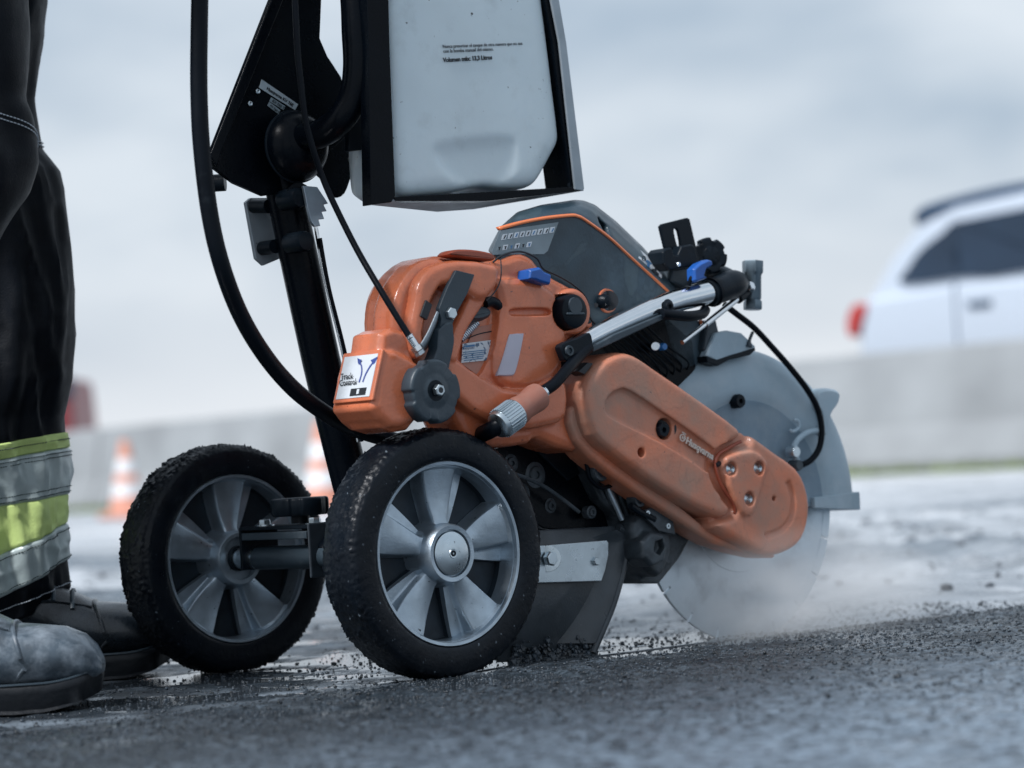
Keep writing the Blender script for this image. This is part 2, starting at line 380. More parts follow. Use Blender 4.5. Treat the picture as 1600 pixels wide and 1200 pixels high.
me.polygons.add(len(fc)); me.polygons.foreach_set('loop_start', np.arange(0, fc.size, 4, dtype=np.int32))
me.update(); me.validate()
at = me.attributes.new('wet', 'FLOAT', 'POINT'); at.data.foreach_set('value', wetmask(X, Y).reshape(-1).astype(np.float32))
m, n, b = newmat('wet asphalt ground'); N = n.nodes.new; Lk = n.links.new
t = N('ShaderNodeTexCoord')
def nzn(scale, det=6, ro=0.5, vec=None):
    q = N('ShaderNodeTexNoise'); q.inputs['Scale'].default_value = scale; q.inputs['Detail'].default_value = det; q.inputs['Roughness'].default_value = ro
    Lk(vec or t.outputs['Object'], q.inputs['Vector']); return q.outputs['Fac']
def mapr(x, a, b_, c=0, d=1):
    q = N('ShaderNodeMapRange'); q.inputs['From Min'].default_value = a; q.inputs['From Max'].default_value = b_
    q.inputs['To Min'].default_value = c; q.inputs['To Max'].default_value = d; Lk(x, q.inputs['Value']); return q.outputs['Result']
def mth(op, x, y):
    q = N('ShaderNodeMath'); q.operation = op
    for i, w in enumerate((x, y)):
        if isinstance(w, (int, float)): q.inputs[i].default_value = w
        else: Lk(w, q.inputs[i])
    return q.outputs[0]
def mixc(f, a, b_):
    q = N('ShaderNodeMix'); q.data_type = 'RGBA'
    for nm, w in (('Factor', f), ('A', a), ('B', b_)):
        if isinstance(w, tuple): q.inputs[nm].default_value = (*w, 1)
        else: Lk(w, q.inputs[nm])
    return q.outputs['Result']
dp = N('ShaderNodeVectorMath'); dp.operation = 'DOT_PRODUCT'; dp.inputs[1].default_value = (Ad.x, Ad.y, 0); Lk(t.outputs['Object'], dp.inputs[0])
s_ = mth('SUBTRACT', dp.outputs['Value'], float(EDGE.x*Ad.x+EDGE.y*Ad.y))
s_ = mth('ADD', s_, mth('MULTIPLY', mth('SUBTRACT', nzn(4), 0.5), 0.12))
slurry = mapr(s_, -0.02, 0.02)
sp = N('ShaderNodeSeparateXYZ'); Lk(t.outputs['Object'], sp.inputs['Vector'])
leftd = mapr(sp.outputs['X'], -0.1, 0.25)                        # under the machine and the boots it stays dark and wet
wet = mapr(nzn(7, 5), 0.42, 0.62)
spec = mapr(nzn(160, 4, 0.6), 0.45, 0.65)
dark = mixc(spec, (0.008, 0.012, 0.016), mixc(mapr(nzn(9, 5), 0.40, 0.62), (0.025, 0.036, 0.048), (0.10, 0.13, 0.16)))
lights = mixc(mapr(nzn(14, 7, 0.6), 0.35, 0.65), (0.20, 0.23, 0.26), (0.60, 0.63, 0.66))
lights2 = mixc(mapr(nzn(3, 7, 0.6), 0.4, 0.6), (0.26, 0.29, 0.32), lights)
pale_asph = mixc(mapr(nzn(70, 5, 0.65), 0.38, 0.62), (0.014, 0.022, 0.031), (0.23, 0.30, 0.375))
dark = mixc(mapr(s_, -0.80, -0.30), pale_asph, dark)  # asphalt tone turns paler and bluer towards the camera
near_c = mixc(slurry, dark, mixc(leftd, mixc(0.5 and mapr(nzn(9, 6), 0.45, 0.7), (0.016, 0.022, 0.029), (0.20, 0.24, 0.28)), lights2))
mpn = N('ShaderNodeMapping'); mpn.inputs['Scale'].default_value = (0.25, 1.0, 1.0); Lk(t.outputs['Object'], mpn.inputs['Vector'])
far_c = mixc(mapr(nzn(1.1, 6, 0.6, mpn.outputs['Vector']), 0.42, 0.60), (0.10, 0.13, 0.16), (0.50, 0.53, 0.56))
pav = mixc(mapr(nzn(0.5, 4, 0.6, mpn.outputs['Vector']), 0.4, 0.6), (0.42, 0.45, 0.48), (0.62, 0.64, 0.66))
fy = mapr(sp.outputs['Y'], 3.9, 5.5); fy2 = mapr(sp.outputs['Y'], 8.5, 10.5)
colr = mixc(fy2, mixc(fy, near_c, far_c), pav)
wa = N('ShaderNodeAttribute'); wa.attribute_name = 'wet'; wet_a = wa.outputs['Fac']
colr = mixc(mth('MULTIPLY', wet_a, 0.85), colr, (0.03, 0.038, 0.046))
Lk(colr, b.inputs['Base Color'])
ro = mth('SUBTRACT', mapr(nzn(60, 5), 0.3, 0.7, 0.28, 0.65), mth('MULTIPLY', wet, 0.20))
ro = mth('MAXIMUM', mth('MULTIPLY', ro, mth('SUBTRACT', 1.0, mth('MULTIPLY', wet_a, 0.9))), 0.04)
Lk(ro, b.inputs['Roughness'])
bp = N('ShaderNodeBump'); bp.inputs['Distance'].default_value = 0.004
Lk(mth('MULTIPLY_ADD' if False else 'MULTIPLY', mth('SUBTRACT', 1.0, mth('MULTIPLY', wet_a, 0.93)), 0.8), bp.inputs['Strength'])
Lk(mth('ADD', nzn(220, 5, 0.6), mth('MULTIPLY', nzn(90, 4), 0.6)), bp.inputs['Height']); Lk(bp.outputs['Normal'], b.inputs['Normal'])
me.materials.append(m)
go = bpy.data.objects.new('ground', me); COL.objects.link(go); go['kind'] = 'structure'
me.polygons.foreach_set('use_smooth', np.ones(len(fc), dtype=bool))

def gh(x, y): return float(ground_h(np.array([x]), np.array([y]))[0])
# loose grit and crumbs of asphalt
ico = []
bmi = bmesh.new(); bmesh.ops.create_icosphere(bmi, subdivisions=1, radius=1.0)
iv = np.array([v.co[:] for v in bmi.verts]); fi = np.array([[v.index for v in f.verts] for f in bmi.faces]); bmi.free()
def grit(name, n, fn, m, label, cat):
    P = np.zeros((n, len(iv), 3), np.float32)
    xy = np.array([fn() for _ in range(n)]); zz = ground_h(xy[:, 0], xy[:, 1])
    for i in range(n):
        r = xy[i, 2]; jit = iv*(0.7+0.6*np.random.rand(len(iv), 1))*np.array([1, 1, 0.75])*r
        a = random.random()*6.3; c, s = math.cos(a), math.sin(a)
        q = jit @ np.array([[c, -s, 0], [s, c, 0], [0, 0, 1]])
        P[i] = q+np.array([xy[i, 0], xy[i, 1], zz[i]+r*0.25])
    F = (fi[None]+np.arange(n)[:, None, None]*len(iv)).reshape(-1, 3)
    me = bpy.data.meshes.new(name); me.vertices.add(n*len(iv)); me.vertices.foreach_set('co', P.ravel())
    me.loops.add(F.size); me.loops.foreach_set('vertex_index', F.ravel().astype(np.int32))
    me.polygons.add(len(F)); me.polygons.foreach_set('loop_start', np.arange(0, F.size, 3, dtype=np.int32)); me.update(); me.validate()
    me.materials.append(m); o = bpy.data.objects.new(name, me); COL.objects.link(o); tag(o, label, cat, kind='stuff'); return o
MT['grit'] = mat('wet asphalt grit', (0.022, 0.031, 0.041), 0.32, var=0.95, scale=60, rvar=0.25)
MT['grit2'] = mat('lumps of dark mud', (0.05, 0.06, 0.072), 0.5, var=0.5, scale=20)
def near_grit():
    t = random.uniform(-1.1, 1.2); s = -abs(random.gauss(0, 0.35))+random.gauss(0, 0.01)
    p = EDGE+Fd*t+Ad*s
    if p.y < 1.7: p.y = random.uniform(1.75, 3)
    return p.x, p.y, abs(random.gauss(0.0002, 0.00075))+0.0004
grit('grit', 26000, near_grit, MT['grit'], 'loose wet asphalt grit scattered over the road beside the saw cut', 'grit')
def under_grit():
    t = random.uniform(-0.9, 0.6); s = abs(random.gauss(0, 0.25))
    p = EDGE+Fd*t+Ad*s
    return p.x, p.y, abs(random.gauss(0.0002, 0.0009))+0.0004
grit('mud_crumbs', 5000, under_grit, MT['grit'], 'wet crumbs of cutting mud lying under and behind the machine', 'mud crumbs')
def far_lump():
    return random.uniform(-2.2, 2.6), random.uniform(3.7, 7.5), abs(random.gauss(0.002, 0.004))+0.002
grit('mud_lumps', 700, far_lump, MT['grit2'], 'blurred dark lumps of rubble on the pale ground behind the blade', 'rubble')

# ---- concrete barrier, one segment after the other
B0 = gpt(120, 800); B1 = gpt(1600, 731); bd = (B1-B0).normalized(); bl = (B1-B0).length
bang = math.atan2(bd.y, bd.x)
MT['concrete'] = mat('pale cast concrete', (0.27, 0.285, 0.295), 0.8, var=0.22, scale=1.2, dust=0.25, dustcol=(0.25, 0.27, 0.28), dscale=1.4, bump=0.003, bscale=30)
SEG = 3.98; prof = [(-0.0, 0), (-0.0, 0.08), (0.10, 0.30), (0.16, 0.77), (0.34, 0.77), (0.40, 0.30), (0.50, 0.08), (0.50, 0)]
# joint seen about px 430 : put a joint there
j0 = gpt(430, 787); s0 = (j0-B0).dot(bd); k0 = -3
names = ['farthest concrete barrier segment, behind the worker\'s trouser leg', 'pale concrete barrier segment with a blurred cone in front, left of the far wheel',
         'concrete barrier segment seen between black hose and column', 'concrete barrier segment hidden mostly behind the orange saw',
         'concrete barrier segment seen right of the blade guard below the car tail light', 'nearest concrete barrier segment at the right under the white car']
seg_src = None
first = s0-SEG*math.ceil((s0+9)/SEG); i = 0; segs = []
while first+i*SEG < bl+9: segs.append(first+i*SEG); i += 1
seen = []
for s in segs:
    q = [B0+bd*(s+d) for d in (0, SEG)]; pp = [800+FOC*(w-CP).dot(rgt)/(w-CP).dot(fwd) for w in q]
    if pp[1] > -250 and pp[0] < 1850: seen.append(s)
for i, s in enumerate(seen):
    g = Geo(); e = 0.012
    g.add(*rings([[Vector((x, y, z)) for y, z in prof] for x in (e, SEG-e)]))
    if seg_src is None:
        seg_src = g.mk('concrete_barrier', 'concrete', smooth=False, bev=0.02, seg=2); o = seg_src
        notch = None
    else:
        o = seg_src.copy(); COL.objects.link(o)
    p = B0+bd*s; o.location = (p.x, p.y, 0); o.rotation_euler = (0, 0, bang)
    c0 = s+SEG/2; q = B0+bd*c0
    v = q-CP; pxx = 800+FOC*v.dot(rgt)/v.dot(fwd)
    where = ('outside the frame to the left' if pxx < -100 else 'behind the trouser leg of the worker' if pxx < 140 else
             'behind the nearer traffic cone on the left' if pxx < 330 else 'between far wheel and black column' if pxx < 560 else
             'behind the orange saw body' if pxx < 900 else 'behind the blade guard' if pxx < 1180 else 'right of the blade guard, below the car tail light' if pxx < 1450 else
             'at the right picture edge under the white car' if pxx < 1750 else 'beyond the right picture edge')
    tag(o, 'pale grey concrete barrier segment %s, number %d along the row' % (where, i+1) if False else 'pale grey concrete barrier segment standing %s' % where, 'barrier', 'concrete barrier segments along the road')
# grass strip at the barrier foot
MT['grass'] = mat('verge grass', (0.17, 0.22, 0.075), 0.8, var=0.3, scale=3)
gv = []; gf = []
for i in range(9000):
    s = random.uniform(-10, bl+8); d = -random.uniform(0.02, 0.30); p = B0+bd*s+Vector((-bd.y, bd.x, 0))*d
    h = random.uniform(0.02, 0.06); a = random.random()*6.3; w = 0.02; k = len(gv)
    gv += [(p.x-w*math.cos(a), p.y-w*math.sin(a), 0), (p.x+w*math.cos(a), p.y+w*math.sin(a), 0), (p.x+random.gauss(0, .02), p.y+random.gauss(0, .02), h)]; gf.append([k, k+1, k+2])
tag(mk('verge_grass', gv, gf, 'grass', smooth=False), 'thin strip of yellow green grass along the foot of the concrete barrier', 'grass', kind='stuff')

# ---- far mesh fence beyond the barrier
MT['fence'] = mat('pale galvanised fence', (0.62, 0.66, 0.70), 0.5, var=0.05)
FB = B0-bd*18+Vector((-bd.y, bd.x, 0))*14
fr = thing('wire_fence', 'pale galvanised railing fence far beyond the concrete barrier on the left', 'fence', (FB.x, FB.y, 0), bang)
post = None
FN = 1
while FN < 24:
    w_ = FB+bd*(FN*1.6)-CP
    if 800+FOC*w_.dot(rgt)/w_.dot(fwd) > 520: break
    FN += 1
for i in range(FN):
    v, f = cyl((i*1.6, 0, 0), (i*1.6, 0, 1.75), 0.035, n=8)
    mk('post', v, f, 'fence', fr)
for z in (0.5, 1.1, 1.7):
    v, f = cyl((0, 0, z), ((FN-1)*1.6, 0, z), 0.02, n=6); mk('rail', v, f, 'fence', fr)
g = Geo()
for i in range(int((FN-1)*1.6/0.154)): g.add(*box((i*0.154+0.07, 0.03, 0.9), (0.018, 0.018, 1.55)))
o = g.mk('wire_bars', 'fence', fr, smooth=False)

# ---- traffic cones
def frustum(z0, z1, r_0, r_1): return lathe((0, 0, 0), (0, 0, 1), [(r_0, z0), (r_1, z1)], n=32, cap=False)
MT['cone'] = mat('orange cone plastic', (0.66, 0.30, 0.21), 0.5, dust=0.3, dustcol=(0.55, 0.40, 0.35), scale=6)
MT['conew'] = mat('white reflective sleeve', (0.72, 0.73, 0.74), 0.4, var=0.06)
H = 0.53
def cr_at(z): return 0.135-(0.135-0.028)*z/H
def make_cone(label):
    r = thing('traffic_cone', label, 'traffic cone', group='orange and white traffic cones')
    v, f = box((0, 0, 0.018), (0.36, 0.36, 0.036)); mk('base', v, f, 'cone', r, bev=0.01)
    zs = [0.036, 0.14, 0.235, 0.30, 0.40, H]
    for i in range(5):
        z0, z1 = zs[i], zs[i+1]; wh = i in (1, 3); e = 0.003 if wh else 0
        pr = [(cr_at(z0)-0.006, z0), (cr_at(z0)+e, z0), (cr_at(z1)+e, z1), (cr_at(z1)-0.006, z1)]
        v, f = lathe((0, 0, 0), (0, 0, 1), pr, n=32); mk('reflective_band' if wh else 'cone_body', v, f, 'conew' if wh else 'cone', r)
    return r
c1 = make_cone('orange and white striped traffic cone standing before the barrier left of the far wheel')
p = gpt(201, 808); c1.location = (p.x, p.y, 0)
c2 = c1.copy(); COL.objects.link(c2)
for ch in list(c1.children):
    d = ch.copy(); COL.objects.link(d); d.parent = c2
c2['label'] = 'striped traffic cone half hidden behind the black column and the front wheel'
p = gpt(507, 797); c2.location = (p.x, p.y, 0); c2.rotation_euler.z = 0.5

# ---- white estate car beyond the barrier
MT['carwhite'] = mat('white car paint', (0.50, 0.56, 0.64), 0.25, coat=0.6, var=0.03)
MT['carglass'] = mat('dark tinted car glass', (0.010, 0.025, 0.05), 0.12, var=0.2, scale=2)
MT['cartrim'] = mat('dark blue grey roof trim', (0.02, 0.05, 0.10), 0.5, spec=0.2)
MT['taillight'] = mat('red tail light', (0.45, 0.04, 0.035), 0.3)
MT['tyrec'] = mat('car tyre rubber', (0.015, 0.015, 0.017), 0.7)
MT['silver'] = mat('silver wheel', (0.4, 0.42, 0.45), 0.3, metal=1)
vray = ray(1327, 500); CB = wpt(1334, 600, 18.3)
car = thing('estate_car', 'white estate car with dark side windows and roof rails driving beyond the barrier', 'car', (CB.x, CB.y, 0), bang-0.02)
car.scale = (1.0, 1.0, 0.965)
def sect(pts, y): return [Vector((x, y, z)) for x, z in pts]
low = [(0.02, 0.35), (0.0, 0.62), (0.03, 1.02), (0.12, 1.22), (1.0, 1.25), (2.0, 1.22), (3.1, 1.16), (3.9, 1.06), (4.55, 0.86), (4.72, 0.62), (4.70, 0.32), (4.2, 0.26), (1.0, 0.26)]
v, f = rings([sect([(2.35+(x-2.35)*s, 0.7+(z-0.7)*s2) for x, z in low], y) for y, s, s2 in ((0, .96, .93), (0.06, 1, 1), (0.9, 1.01, 1.01), (1.78, 1, 1), (1.84, .96, .93))])
mk('body', v, f, 'carwhite', car, bev=0.03)
gh_ = [(0.13, 1.20), (0.34, 1.47), (0.62, 1.67), (0.98, 1.75), (1.8, 1.79), (2.5, 1.74), (2.9, 1.60), (3.45, 1.16)]
v, f = rings([sect([(x+(0.04 if i in (1, 2) else 0), z) for i, (x, z) in enumerate(gh_)], 0.06)] +
             [sect([(1.8+(x-1.8)*0.93, 1.18+(z-1.18)*0.99) for x, z in gh_], y) for y in (0.17, 1.67)] + [sect(gh_, 1.78)])
mk('roof', v, f, 'carwhite', car, bev=0.03)
def carpane(pts, name, y=0.045):
    c = sum((Vector((x, 0, z)) for x, z in pts), Vector())/len(pts)
    a = [Vector((x, y-(0.0 if z < 1.3 else 0.0), z)) for x, z in catmull2(pts)]; return a
def catmull2(p, k=4): return [(q.x, q.y) for q in catmull([(x, y, 0) for x, y in p], k)]
w1 = [(0.48, 1.28), (0.55, 1.38), (0.68, 1.49), (0.88, 1.58), (1.015, 1.63), (1.02, 1.30), (1.0, 1.275)]
w2 = [(1.035, 1.275), (1.035, 1.62), (1.08, 1.645), (1.9, 1.67), (1.94, 1.64), (1.94, 1.29), (1.9, 1.275)]
w3 = [(2.00, 1.28), (2.00, 1.63), (2.05, 1.66), (2.42, 1.62), (2.80, 1.42), (3.0, 1.26), (2.9, 1.25)]
for wnd in (w1, w2, w3):
    pts = catmull2(wnd, 3); v, f = rings([[Vector((x, 0.035, z)) for x, z in pts], [Vector((x, 0.12, z)) for x, z in pts]]); mk('side_window', v, f, 'carglass', car, ang=40)
v, f = sweep([(0.58, 0.16, 1.70), (0.72, 0.12, 1.75), (1.4, 0.12, 1.795), (2.3, 0.12, 1.785), (2.45, 0.14, 1.73)], 0.048, k=6); mk('roof_rail', v, f, 'cartrim', car)
v, f = sweep([(0.50, 1.68, 1.74), (0.62, 1.72, 1.81), (1.4, 1.72, 1.87), (2.3, 1.72, 1.85), (2.45, 1.7, 1.77)], 0.028, k=6); mk('roof_rail', v, f, 'cartrim', car)
for y in (-0.012, 1.70):
    tl = catmull2([(-0.02, 0.98), (-0.015, 1.08), (0.06, 1.17), (0.16, 1.15), (0.09, 1.02), (0.03, 0.95)], 3)
    v, f = rings([[Vector((x, y, z)) for x, z in tl], [Vector((x, y+0.15, z)) for x, z in tl]]); mk('tail_light', v, f, 'taillight', car, bev=0.01)
for x_s in (1.0, 1.97, 3.05):
    v, f = box((x_s, 0.02, 0.80), (0.012, 0.05, 0.86)); mk('door_seam', v, f, 'cartrim', car, smooth=False)
v, f = box((2.0, 0.015, 0.52), (3.0, 0.05, 0.06)); mk('sill_trim', v, f, 'cartrim', car, bev=0.01)
v, f = box((1.22, 0.0, 1.08), (0.20, 0.05, 0.035)); mk('door_handle', v, f, 'cartrim', car, bev=0.01)
v, f = box((2.25, 0.0, 1.08), (0.20, 0.05, 0.035)); mk('door_handle', v, f, 'cartrim', car, bev=0.01)
v, f = box((0.0, 0.92, 0.45), (0.12, 1.7, 0.25)); mk('bumper', v, f, 'carwhite', car, bev=0.04)
for x in (0.95, 3.75):
    for y in (-0.01, 1.66):
        v, f = lathe((x, y, 0.34), (0, 1, 0), [(0.2, 0.0), (0.31, 0), (0.34, 0.03), (0.34, 0.16), (0.3, 0.2)], n=32); t_ = mk('wheel', v, f, 'tyrec', car)
        v, f = lathe((x, y-0.01, 0.34), (0, 1, 0), [(0.03, 0.0), (0.2, 0.01), (0.21, 0.05)], n=24); mk('hubcap', v, f, 'silver', t_)

# ---- red lorry far left
MT['redp'] = mat('dull red paint', (0.20, 0.035, 0.04), 0.4, var=0.1, scale=2)
q = wpt(95, 600, 34)
van = thing('red_lorry', 'dull red lorry cab with dark window partly hidden behind the worker', 'lorry', (q.x-3.38, q.y, 0), 0)
v, f = rings([[Vector((x, y, z)) for x, z in ((0, 0.85), (0, 1.35), (0.02, 1.62), (2.9, 1.65), (3.48, 1.62), (3.51, 1.30), (3.52, 0.85))] for y in (0, 1.9)]); mk('cab', v, f, 'redp', van, bev=0.06)
v, f = box((3.05, -0.01, 1.49), (0.98, 0.08, 0.26)); mk('window', v, f, 'carglass', van, bev=0.02)
v, f = box((1.7, 0.95, 0.75), (3.5, 1.7, 0.3)); mk('chassis', v, f, 'tyrec', van)
for x in (0.7, 2.8):
    v, f = lathe((x, 0, 0.42), (0, 1, 0), [(0.2, 0.0), (0.40, 0), (0.42, 0.03), (0.42, 1.85), (0.3, 1.9)], n=28); mk('wheel', v, f, 'tyrec', van)

# ================================================================ CART
cart = thing('saw_cart', 'black wheeled saw cart with two aluminium wheels, upright column and mud flap', 'saw cart', ORG, TH)
def P(name, vf, m, parent=None, **k): return mk(name, vf[0], vf[1], m, parent or cart, **k)
# --- wheels
WR = 0.1265
def wheel(a, parent, fdx=0.0):
    hz = 0.1235
    c = Vector((fdx, a, hz))
    # rim as a cast relief: five raised wedge spokes
    nr, nt_ = 36, 300; R = []
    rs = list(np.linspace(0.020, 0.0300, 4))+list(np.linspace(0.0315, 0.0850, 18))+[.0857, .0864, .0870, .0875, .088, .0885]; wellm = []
    for r in rs:
        ring = []; u = (r-0.02)/0.0685; half = 0.32-0.06*u; e = 0.0022/r; e2 = 0.0008/r; H5 = PI/5; st_ = half+0.21
        hi = 0.007+0.004*math.sin(PI*u); mid_ = 0.0185+0.004*u; lo = 0.031
        qs = []
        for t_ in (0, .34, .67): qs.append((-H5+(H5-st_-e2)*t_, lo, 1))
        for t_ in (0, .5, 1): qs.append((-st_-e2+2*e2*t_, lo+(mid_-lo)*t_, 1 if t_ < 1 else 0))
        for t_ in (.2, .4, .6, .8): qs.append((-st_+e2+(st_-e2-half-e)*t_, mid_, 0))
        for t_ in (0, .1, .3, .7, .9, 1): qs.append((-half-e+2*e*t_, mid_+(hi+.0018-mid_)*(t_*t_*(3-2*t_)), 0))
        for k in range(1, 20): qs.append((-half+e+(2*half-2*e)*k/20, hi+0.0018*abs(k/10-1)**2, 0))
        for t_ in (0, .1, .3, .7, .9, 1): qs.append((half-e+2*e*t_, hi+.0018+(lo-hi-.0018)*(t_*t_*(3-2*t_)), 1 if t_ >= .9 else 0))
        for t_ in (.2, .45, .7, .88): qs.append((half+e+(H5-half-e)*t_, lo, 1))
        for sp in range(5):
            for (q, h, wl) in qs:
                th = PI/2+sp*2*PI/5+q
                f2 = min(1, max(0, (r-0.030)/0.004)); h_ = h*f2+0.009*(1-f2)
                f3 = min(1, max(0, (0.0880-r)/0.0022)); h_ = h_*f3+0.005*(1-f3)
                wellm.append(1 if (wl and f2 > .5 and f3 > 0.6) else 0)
                ring.append(c+Vector((math.cos(th)*r, h_, math.sin(th)*r)))
        R.append(ring)
    nt_ = len(R[0]); ths = [math.atan2(q.z-c.z, q.x-c.x) for q in R[0]]
    for r, h in ((0.0886, 0.003), (0.0892, 0.0), (0.0922, -0.0005), (0.0932, 0.0015), (0.0932, 0.045), (0.089, 0.0455), (0.086, 0.034), (0.03, 0.034), (0.02, 0.045)):
        R.append([c+Vector((math.cos(t_)*r, h, math.sin(t_)*r)) for t_ in ths])
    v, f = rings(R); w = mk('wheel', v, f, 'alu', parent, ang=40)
    w.data.materials.append(MT['shaded_alu'])  # recessed faces take the painted shade tone
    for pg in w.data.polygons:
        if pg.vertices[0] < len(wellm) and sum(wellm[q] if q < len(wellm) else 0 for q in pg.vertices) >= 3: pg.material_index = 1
    # hub boss
    mk('hub', *lathe(c, AX, [(0.0232, 0.001), (0.0240, -0.0035), (0.0282, -0.004), (0.0296, -0.002), (0.0315, 0.014)], n=48), 'alu', w)
    # tyre with mud-clogged tread
    prof = [(0.0932, 0.001), (0.0945, -0.001), (0.098, -0.0015), (0.101, -0.0022), (0.113, -0.0022), (0.119, -0.001), (0.1225, 0.002), (0.1245, 0.007), (0.1255, 0.013),
            (0.126, 0.019), (0.1262, 0.025), (0.126, 0.032), (0.1255, 0.039), (0.124, 0.045), (0.121, 0.049), (0.11, 0.051), (0.0932, 0.05)]
    pf = []
    for i in range(len(prof)-1):
        kk = 1 if i < 4 else 3
        for j in range(kk): pf.append([prof[i][q]*(1-j/kk)+prof[i+1][q]*j/kk for q in (0, 1)])
    pf.append(prof[-1]); n_ = 420; R = []
    for (r, h) in pf:
        ring = []
        for j in range(n_):
            th = 2*PI*j/n_; tr = min(1, max(0, (r-0.112)/0.010))
            pnt = Vector((math.cos(th)*4, math.sin(th)*4, h*60+a*31))
            q = noise.noise(pnt*9)*0.6+noise.noise(pnt*24)*0.6
            q2 = noise.noise(pnt*1.5)
            rr = r+tr*(max(-0.15, q)*(0.0022+0.0034*max(0, q2+0.15)*(2.2 if a > .1 else 1))+max(0, q2)*0.0012)
            if r > 0.12 and rr > 0.1275: rr = 0.1275+(rr-0.1275)*0.5
            z = math.sin(th)*rr
            z = max(z, -0.1235)
            ring.append(c+Vector((math.cos(th)*rr, h+tr*q2*0.001, z)))
        R.append(ring)
    v, f = rings(R, False, False); mk('tyre', v, f, 'rubber', w, ang=0)
    return w, c
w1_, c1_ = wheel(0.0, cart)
hc = mk('hub_cap', *lathe(c1_, AX, [(0.0028, -0.0056), (0.0045, -0.0058), (0.005, -0.0050), (0.0200, -0.0042), (0.0218, -0.003), (0.0224, 0.002)], n=48), 'zinc', w1_)
mk('cap_screw', *lathe(c1_, AX, [(0.0008, -0.0045), (0.0012, -0.0062), (0.0030, -0.0062), (0.0034, -0.005)], n=24), 'blackp', w1_)
FW = U(372, 868, 0.365)
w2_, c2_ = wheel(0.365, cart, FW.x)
mk('bearing', *lathe(c2_, AX, [(0.008, -0.003), (0.0135, -0.004), (0.0145, 0.004)], n=40), 'blackp', w2_)
# axle and its bracket
P('axle', cyl((FW.x*0.5, 0.055, 0.1235), (FW.x, 0.364, 0.1235), 0.0115), 'zinc')
P('axle_sleeve', cyl((FW.x*0.55, 0.10, 0.1235), (FW.x*0.9, 0.325, 0.1235), 0.0128), 'greyp')
bx0 = U(467, 800, 0.26).x
g = Geo(); g.add(*box((bx0, 0.272, 0.156), (0.05, 0.132, 0.004))); g.add(*box((bx0, 0.337, 0.134), (0.05, 0.004, 0.046)))
g.mk('axle_bracket', 'blackp', cart, bev=0.001)
P('bracket_end', box((bx0-.004, 0.207, 0.131), (0.05, 0.004, 0.058)), 'shaded_alu', bev=0.002)
P('bracket_web', box((bx0-0.012, 0.272, 0.1475), (0.03, 0.118, 0.008)), 'greyp', bev=0.001)
kc = Vector((bx0, 0.258, 0.1675))
def lobed(c, ax, r, h, lobes, m, name, parent, depth=0.10, n=160, rb=0.003):
    c = Vector(c); ax = Vector(ax).normalized(); x = ax.orthogonal().normalized()
    if abs(x.z) < 0.5 and abs(ax.z) < 0.5: x = Vector((0, 0, 1))
    y = ax.cross(x); R = []
    for rr, hh in ((r*0.05, h), (r*0.45, h), (r*0.5, h*0.93), (r*0.6, h*0.93), (r-rb, h), (r-rb*0.3, h-rb*0.3), (r, h-rb), (r, rb), (r-rb, 0), (r*0.3, 0)):
        ring = []
        for j in range(n):
            th = 2*PI*j/n; q = math.cos(lobes*th); k = 1-depth*min(1, max(0, (-0.35-q))*3)*(rr/r)**2
            ring.append(c+ax*hh+(x*math.cos(th)+y*math.sin(th))*rr*k)
        R.append(ring)
    v, f = rings(R); return mk(name, v, f, m, parent, ang=45)
lobed(kc, (0, 0, 1), 0.0315, 0.0195, 5, 'blackp', 'clamp_knob', cart, depth=0.07)
P('knob_stem', cyl(kc-Vector((0, 0, 0.008)), kc, 0.010), 'blackp')
for a in (0.312, 0.222):
    P('bolt', hexbolt(Vector((bx0-0.008, a, 0.1590)), (0, 0, 1), 0.0065, 0.006), 'zinc')
    P('washer', cyl(Vector((bx0-0.008, a, 0.158)), Vector((bx0-0.008, a, 0.1595)), 0.010), 'zinc')
# column
CA = 0.20
P('column', sweep([U(435, 250, CA), U(501, 560, CA), U(560, 800, CA)], 0.0205, n=24, k=4, sq=1.0), 'black')
cf_ = U(560, 800, CA)
P('column_foot', sweep([cf_+Vector((-.006, 0, .03)), cf_+Vector((0, 0, -.002)), Vector((FW.x*.72, 0.205, 0.1235))], [0.0215, 0.019, 0.015], n=20, k=4), 'black')
P('frame_tube', sweep([cf_+Vector((0, 0, .004)), U(700, 800, .15), U(800, 800, .125)], 0.016, n=18, k=4), 'black')
P('thin_rod', sweep([U(485, 300, CA-.03), U(505, 420, CA-.03), U(538, 560, CA-.03), U(560, 690, CA-.03)], 0.0022, n=8), 'chrome')
P('brake_cable', sweep([U(500, 372, CA-.035), U(514, 450, CA-.035), U(541, 560, CA-.035), U(565, 690, CA-.035)], 0.0021, n=8), 'hose')
# folded pivot plate
pl = [(452, -60), (330, 240), (334, 262), (366, 286), (412, 306), (450, 300), (500, 250), (556, 200), (548, 168), (533, 120), (512, 88), (500, 60), (505, -60)]
P('pivot_plate', plate(pl, 0.185, 0.191), 'black', bev=0.001)
P('plate_flange', plate([(447, -60), (466, -56), (347, 238), (340, 262), (328, 244)], 0.176, 0.184), 'black', bev=0.002)
P('fan_plate', plate([(440, 20), (486, 66), (515, 92), (532, 122), (541, 150), (553, 200), (557, 238), (553, 262), (546, 285), (539, 302), (528, 309), (518, 302), (505, 280), (460, 240), (430, 200)], 0.194, 0.199, 2), 'black', bev=0.0012)
dc = U(476, 226, 0.150)
P('pivot_drum', lathe(dc, AX, [(0.004, -0.012), (0.018, -0.010), (0.028, -0.004), (0.0345, 0.005), (0.037, 0.012), (0.0368, 0.016), (0.034, 0.018)], n=64), 'black')
P('drum_rim', lathe(dc, AX, [(0.0368, 0.0150), (0.0385, 0.0155), (0.0385, 0.0175), (0.0365, 0.018)], n=64), 'blackp')
